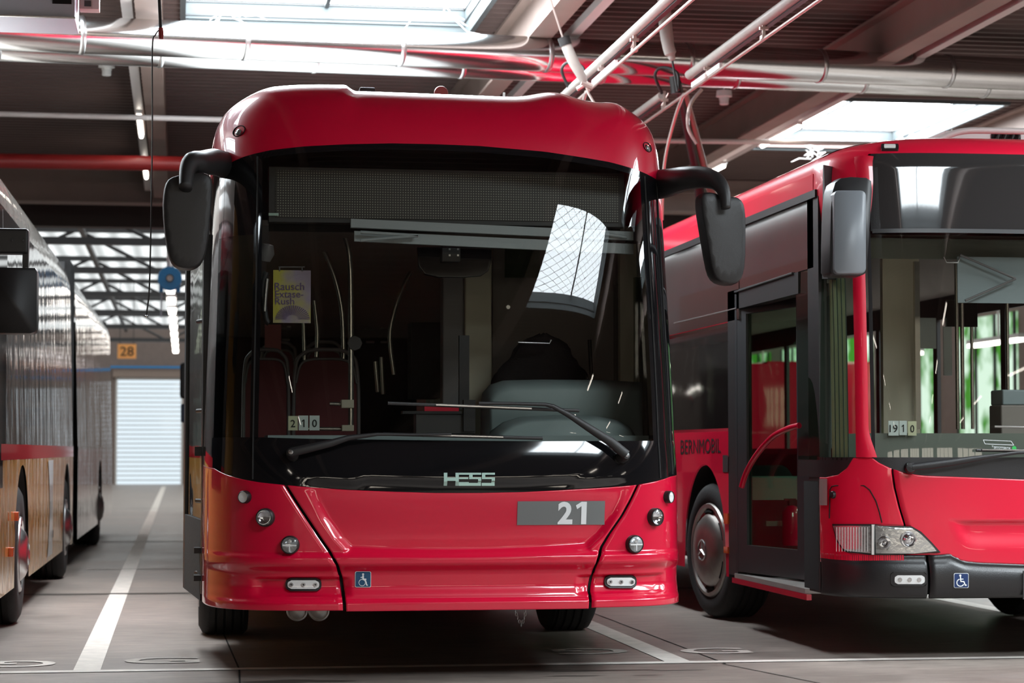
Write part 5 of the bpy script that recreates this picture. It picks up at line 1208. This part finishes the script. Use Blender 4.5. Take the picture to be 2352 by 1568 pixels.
# seat inside
# headlamp unit
def poly_slab(name, poly, off0, off1, m, par, fn=None):
    return slabp(name, poly, C_.mf(off0), C_.mf(off1), m, par, 30, 12)
    f0, f1 = C_.mf(off0), C_.mf(off1); n = len(poly); vs = [f0(*p) for p in poly] + [f1(*p) for p in poly]
    tri = tessellate_polygon([[Vector((q[0], q[1], 0)) for q in poly]]); fs = [tuple(i + n for i in t) for t in tri] + [(i, (i + 1) % n, n + (i + 1) % n, n + i) for i in range(n)]
    return MB().add(vs, fs).done(name, m, par)
HL = [(1913, 1203), (1950, 1203), (2008, 1203), (2050, 1204), (2090, 1206), (2115, 1220), (2140, 1245), (2160, 1268), (2130, 1273), (2060, 1274), (2000, 1274), (1960, 1273), (1938, 1265), (1922, 1240)]
hl = poly_slab('headlamp', HL, -.02, .006, 'black', cit)
def inset(poly, k): cx = sum(p[0] for p in poly) / len(poly); cy_ = sum(p[1] for p in poly) / len(poly); return [(cx + (x - cx) * k, cy_ + (y - cy_) * k) for x, y in poly]
L1 = [(1916, 1206), (1960, 1206), (2002, 1206), (2003, 1271), (1962, 1270), (1941, 1263), (1926, 1240)]; L2 = [(2010, 1206), (2050, 1208), (2090, 1210), (2113, 1224), (2138, 1249), (2153, 1267), (2100, 1271), (2011, 1271)]
poly_slab('indicator_reflector', inset(L1, .97), .0, .012, 'reflect', hl); poly_slab('beam_reflector', inset(L2, .98), .0, .012, 'reflect', hl)
for (u, v, r) in ((2032, 1245, .036), (2085, 1238, .045)):
    mt = C_.frame(u, v, .02); MB().lathe([(r, .0), (r * .96, .008), (r * .7, -.003), (r * .45, .004), (r * .3, .012), (0, .014)], mt, 28).done('beam_bowl', 'chrome', hl, True)
r_ = MB()
for k in range(12): u = 1926 + k * 6.2; f_ = C_.mf(.016); r_.tube([f_(u, 1210), f_(u, 1266)], .0018, 4)
r_.done('lens_ribs', 'frost', hl)
poly_slab('lamp_cover', inset(L1, 1.0), .022, .026, 'lens', hl); poly_slab('lamp_cover', inset(L2, 1.0), .03, .034, 'lens', hl); poly_slab('lamp_divider', rect(2004, 1204, 2009, 1273), .0, .024, 'frost', hl)
# flap seam and lock
f_ = C_.mf(.003); tube('flap_seam', [f_(*p) for p in [(1906, 1190), (1907, 1125), (1911, 1117), (1920, 1115), (1985, 1115), (1998, 1125), (2012, 1150), (2020, 1175), (2026, 1200)]], .0032, 'dark', cit, n=6)
mt = C_.frame(1915, 1136, 0); MB().lathe([(.022, 0), (.022, .008), (.018, .016), (0, .018)], mt, 24).done('flap_lock', 'black', cit, True)
# fog lamp and sticker on the bumper
h = MB(); f0, f1 = bmf(-.012), bmf(.004)
def bslab(name, poly, z0, z1, m, par):
    return slabp(name, poly, bmf(z0), bmf(z1), m, par, 16, 5)
    a_, b_ = bmf(z0), bmf(z1); n = len(poly); return MB().add([a_(*p) for p in poly] + [b_(*p) for p in poly], [tuple(range(n, 2 * n))] + [(i, (i + 1) % n, n + (i + 1) % n, n + i) for i in range(n)]).done(name, m, par)
fl_ = bslab('fog_lamp', rrect(2041, 1313, 2124, 1345, 8), -.01, .004, 'black', cit); bslab('reflector', rrect(2050, 1320, 2119, 1340, 7), .003, .006, 'frost', fl_)
for k in range(3): bslab('led', disc(2062 + 22 * k, 1330, 5), .006, .009, 'chrome', fl_)
bslab('cover_glass', rrect(2049, 1319, 2120, 1341, 8), .010, .013, 'lens', fl_)
wheelchair_sticker(bmf(.002), (bmf(.004), bmf(.006)), 2186, 1315, 34, 'stickernavy', cit)
bslab('tow_cover', rect(2344, 1310, 2400, 1375), .0, .006, 'charcoal', cit)
# marker lamp on the roof edge
ml = MB(); mt_ = C_.mf(.0); q_ = poly_slab('marker_lamp', rrect(2024, 335, 2064, 347, 3), -.004, .014, 'black', cit); poly_slab('lens', rrect(2031, 337, 2057, 345, 2), .012, .017, 'frost', q_)
# wiper
f_ = C_.mf(.05); wp = MB(); a, z = C_.hit(2090, 1074); mt = frame_to(C_.nor(a, z), C_.pt(a, z)); wp.lathe([(.034, 0), (.032, .04), (.026, .055), (0, .058)], mt, 24); wq = wp.done('wiper', 'black', cit, True)
MB().tube([f_(*p) for p in [(2092, 1073), (2135, 1068), (2180, 1062), (2230, 1054), (2270, 1048), (2330, 1040), (2400, 1038)]], [.02, .022, .02, .016, .011, .009, .008], 10, sx=.6).done('wiper_arm', 'black', wq, True)
g_ = C_.mf(.03); MB().tube([g_(*p) for p in ln((2238, 1034), (2420, 1038))], .008, 8).done('wiper_blade', 'black', wq, True); MB().tube([C_.mf(.04)(*p) for p in ln((2250, 1033), (2420, 1036))], .005, 6).done('blade_bow', 'steel', wq, True)
MB().tube([C_.mf(.03)(*p) for p in ln((2280, 980), (2420, 984))], .006, 6).done('upper_blade', 'steel', wq, True)
# mirror
CO = [(1900, 625), (1900, 560), (1902, 480), (1906, 440), (1912, 420), (1926, 410), (1950, 407), (1985, 409), (1996, 416), (1998, 440), (1994, 500), (1990, 560), (1986, 615), (1982, 631), (1970, 636), (1920, 636), (1906, 634)]
Ym = 11.45; mb = MB(); ol = [tuple(P(u, v, Ym)[i] for i in (0, 2)) for u, v in CO]
pillow(mb, ol, Vector((0, Ym, 0)), Vector((1, 0, 0)), Vector((0, 0, 1)), Vector((0, 1, 0)), -.05, .13, puff=.08); o = mb.done('wing_mirror', 'mirror', cit, True, autos=False)
mb = MB(); FO = rrect(1905, 440, 1979, 632, 12, 5); ol2 = [tuple(P(u, v, Ym)[i] for i in (0, 2)) for u, v in FO]; pillow(mb, ol2, Vector((0, Ym, 0)), Vector((1, 0, 0)), Vector((0, 0, 1)), Vector((0, 1, 0)), -.085, .02, puff=.08)
q_ = mb.done('mirror_cover', 'mirror2', o, True, autos=False); lb(q_, 'grey cover of the mirror housing')
tube('mirror_arm', [P(1902, 470, 11.6), P(1900, 500, 12.0), P(1898, 520, 12.2)], .03, 'black', o)
b = P(1905, 380, 12.3)
MB().hull8([PX(1890, 378, XS), PX(1892, 378, XS - .02), PX(1902, 640, XS), PX(1888, 640, XS)], [p + Vector((.1, .1, 0)) for p in (PX(1890, 378, XS), PX(1892, 378, XS - .02), PX(1902, 640, XS), PX(1888, 640, XS))]).done('door_post_cover', 'black', cit)
sq('front_post', 12.2, 12.42, .36, 2.66, 'black', cit, .05, .0)
# roof equipment
rb = thing('roof_unit', (5.1, 14, 2.97), 'pale grey roof equipment with a curved rail on top of the right bus', 'roof equipment')
tube('roof_rail', spline([P(2140, 328, 14), P(2175, 312, 14), P(2215, 301, 14), P(2280, 300, 14), P(2420, 303, 14)]), .022, 'trunk', rb, n=10)
a, b = P(2170, 334, 14.2), P(2420, 305, 14.2); box('unit_housing', (a.x, 14.2, a.z - .03), (b.x, 15.6, b.z), 'trunk', rb, bevel=.01)
for u in (2284, 2300, 2318, 2332): a = P(u, 322, 14.15); tube('hose', spline([a + Vector((0, 0, -.05)), a + Vector((.01, -.02, .0)), a + Vector((.03, .0, .04)), a + Vector((.03, .06, .05))], 4), .009, 'cable', rb, n=8)
a, b = P(2278, 326, 14.19), P(2344, 308, 14.19); box('dark_opening', (a.x, 14.185, a.z), (b.x, 14.199, b.z), 'dark', rb)
# roof fairing hump on the side
grid('roof_fairing', lambda p, q: Vector((XS + .05 + .5 * q, lerp(13.2, 22, p), 2.78 + .16 * math.sin(PI * min(1, q * .9)) * (.6 + .4 * math.sin(p * 16) ** 2))), 60, 12, 'red2', cit)
# ================================================================ SIMPLE PARKED BUSES
def bus_shell(root, xf, y0, y1, side, arches, zsk, zwb, zwt, ztp, mats, xoff=2.5, splits=()):
    """side: +1 when the wall in view faces +X. xf(y) gives the x of that wall"""
    segs = splits or ((y0, y1),)
    for (a, b) in segs:
        def lowf(p, q, a=a, b=b):
            y = lerp(a, b, p); zb = zsk
            for (wy_, r) in arches:
                d = abs(y - wy_)
                if d < r: zb = max(zb, .46 + math.sqrt(r * r - d * d))
            return Vector((xf(y), y, lerp(min(zb, zwb - .12), zwb - .1, q)))
        grid('lower_panel', lowf, 200, 4, mats[0], root)
        grid('colour_stripe', lambda p, q, a=a, b=b: Vector((xf(lerp(a, b, p)) + side * .001, lerp(a, b, p), lerp(zwb - .1, zwb, q))), 10, 1, mats[1], root)
        grid('window_band', lambda p, q, a=a, b=b: Vector((xf(lerp(a, b, p)) - side * (.004 + .04 * q), lerp(a, b, p), lerp(zwb, zwt, q))), 30, 4, mats[2], root)
        def rf(p, q, a=a, b=b):
            y = lerp(a, b, p); t = q * PI / 2; w = .32
            return Vector((xf(y) - side * (.045 + w * (1 - math.cos(t))), y, zwt + (ztp - zwt) * math.sin(t)))
        grid('roof_edge', rf, 30, 12, mats[3], root)
        box('roof', (min(xf(a) - side * .36, xf(a) - side * xoff), a, ztp - .04), (max(xf(a) - side * .36, xf(a) - side * xoff), b, ztp), mats[3], root)
        box('far_side', (min(xf(a) - side * xoff, xf(a) - side * (xoff - .04)), a, zsk), (max(xf(a) - side * xoff, xf(a) - side * (xoff - .04)), b, ztp - .1), mats[0], root)
        box('rear_wall', (min(xf(b) - side * .02, xf(b) - side * xoff), b - .03, zsk), (max(xf(b) - side * .1, xf(b) - side * xoff), b, ztp - .1), 'charcoal', root)
    for (wy_, r) in arches:
        if xf(wy_) is not None:
            grid('arch_liner', lambda p, q, wy_=wy_, r=r: Vector((xf(wy_) - side * (.01 + .5 * q), wy_ - math.cos(PI * p) * (r - .01), .46 + math.sin(PI * p) * (r - .01))), 24, 1, 'dark', root)
            wheel(xf(wy_) - side * .02, wy_, .47, .475, .3, side, 0, root, rim_r=.25, rimmat='steel' if mats[0] == 'leftlow' else 'rim')
    return root
xl = lambda y: -1.075 + (y - 13) * .0068
lb_bus = thing('articulated_bus', (-2.4, 12, 0), 'yellow and silver articulated bus with red waist stripe on the left', 'bus')
bus_shell(lb_bus, xl, 12.0, 31, 1, ((15.3, .62), (20.6, .6)), .28, 1.22, 2.72, 3.12, ('leftlow', 'leftstripe', 'leftglass', 'leftwhite'), splits=((12.05, 21.6),))
bus_shell(lb_bus, xl, 22.4, 31, 1, ((27.8, .6),), .28, 1.22, 2.72, 3.12, ('leftwhite', 'leftwhite', 'leftglass', 'leftwhite'), splits=((22.5, 31.8),))
bw = MB()
for k in range(12):
    y = 21.6 + k * .075; bw.box((xl(y) - 2.4, y, .35), (xl(y) - (.05 if k % 2 else .12), y + .04, 3.04))
lb(bw.done('bellows', 'rubber', lb_bus), 'dark pleated bellows joining the two bus halves')
box('door_glass', (-1.085, 12.3, .95), (-1.07, 13.9, 2.4), 'blackgloss', lb_bus)
# front closure outside the frame
grid('bus_front', lambda p, q: Vector((-1.12 - 2.5 * p, 12.05 - .3 * math.sin(PI * p) ** .4, lerp(.3, 2.85, q))), 30, 4, 'leftlow', lb_bus)
for (u, v) in ((40, 1185), (28, 1267)):
    a = PX(u, v, xl(14) + .02); box('side_marker', (xl(14) + .0, a.y - .05, a.z - .03), (xl(14) + .03, a.y + .05, a.z + .03), 'amber', lb_bus, bevel=.005)
for (u, v) in ((121, 1225), (157, 1203), (213, 1173), (206, 1210)): a = PX(u, v, xl(19) + .002); mesh('panel_lock', [a + Vector((.003, d[0], d[1])) for d in ((-.06, -.03), (.06, -.03), (.06, .03), (-.06, .03))], [(0, 1, 2, 3)], 'charcoal', lb_bus)
for y in (14.0, 17.8, 20.9, 24.4, 28.0): MB().hull8([(xl(y) - .05, y, 1.22), (xl(y) - .003, y, 1.22), (xl(y) - .043, y, 2.7), (xl(y) - .09, y, 2.7)], [(xl(y) - .05, y + .03, 1.22), (xl(y) - .003, y + .03, 1.22), (xl(y) - .043, y + .03, 2.7), (xl(y) - .09, y + .03, 2.7)]).done('window_joint', 'black', lb_bus)
sw = MB(); pts = []
grid('pale_swoosh', lambda p, q: Vector((xl(18) + .004, lerp(17.9, 18.7, p) + .25 * math.sin(q * PI), lerp(.32, 1.1, q))), 4, 20, 'swoosh', lb_bus)
# its mirror
a, b = P(-30, 766, 11.5), P(87, 616, 11.5)
mm = MB(); ol = [(a.x, b.z), (a.x, a.z)] + [(x, z) for x, z in ((b.x - .03, a.z - .0), (b.x - .008, a.z + .008), (b.x, a.z + .03), (b.x, b.z - .02), (b.x - .01, b.z))]
pillow(mm, ol, Vector((0, 11.5, 0)), Vector((1, 0, 0)), Vector((0, 0, 1)), Vector((0, 1, 0)), -.05, .12, puff=.05); o = mm.done('wing_mirror', 'mirror', lb_bus, True, autos=False); lb(o, 'square black mirror housing hanging from its bracket')
a2, b2 = P(-40, 582, 11.5), P(66, 525, 11.5); box('mirror_bracket', (a2.x - 1.0, 11.48, a2.z), (b2.x, 11.58, b2.z), 'black', o, bevel=.015)
a3, b3 = P(52, 620, 11.52), P(66, 560, 11.52); box('mirror_stem', (a3.x, 11.5, a3.z), (b3.x, 11.56, b3.z), 'black', o)
for u, v in ((28, 551), (53, 552)): MB().lathe([(.007, .0), (.006, .004), (0, .005)], frame_to((0, -1, 0), P(u, v, 11.478)), 12).done('bolt', 'charcoal', o, True)
# bus behind the trolleybus in the same bay
rb2 = thing('city_bus', (1.4, 31, 0), 'dark fronted bus behind the trolleybus with only its mirror and edge in sight', 'bus')
bus_shell(rb2, lambda y: .16, 31.5, 43, -1, ((34.3, .6), (40, .6)), .32, 1.2, 2.5, 3.0, ('red', 'red', 'blackgloss', 'red'))
grid('bus_front', lambda p, q: Vector((.16 + 2.5 * p, 31.5 - .25 * math.sin(PI * p) ** .4, lerp(.32, 2.95, q))), 30, 4, 'blackgloss', rb2)
a, b = P(413, 915, 31), P(442, 832, 31); o = box('wing_mirror', (a.x, 31, a.z), (b.x, 31.15, b.z), 'mirror', rb2, bevel=.04); tube('mirror_arm', [(b.x - .03, 31.1, b.z - .02), (b.x + .05, 31.3, b.z + .1), (.3, 31.5, b.z + .12)], .03, 'mirror', o)
a, b = P(415, 970, 31), P(433, 927, 31); box('lower_mirror', (a.x, 31.02, a.z), (b.x, 31.12, b.z), 'bluedark', o, bevel=.02)
# further red bus beyond the right one, seen through its glass
for (x0, yy, lab) in ((11.2, 42, 'red bus two bays further right, glimpsed through the right bus windows'),):
    nb_ = thing('city_bus', (x0 + 1.3, yy, 0), lab, 'bus')
    bus_shell(nb_, lambda y, x0=x0: x0, yy, yy + 12, -1, ((yy + 2.8, .6), (yy + 8.7, .6)), .32, 1.2, 2.5, 2.95, ('red', 'red', 'sideglass', 'red'))
    grid('bus_front', lambda p, q, x0=x0, yy=yy: Vector((x0 + 2.5 * p, yy - .25 * math.sin(PI * p) ** .4, lerp(.32, 2.9, q))), 30, 4, 'red', nb_)
for k in range(7):
    l = thing('fluorescent_lamp', (13.6, 34 + 5 * k, 3.0), '%s lit tube of the row over the right bays, seen through the right bus' % ORD[k], 'lamp', 'lamps over the right bays')
    box('lamp_body', (13.6, 34 + 5 * k, 3.03), (13.75, 36.4 + 5 * k, 3.1), 'white', l); box('tube', (13.6, 34.05 + 5 * k, 2.97), (13.75, 36.35 + 5 * k, 3.028), 'tubew', l); box('wall_bracket', (13.64, 35 + 5 * k, 3.1), (13.67, 35.04 + 5 * k, 5.58), 'white', l)
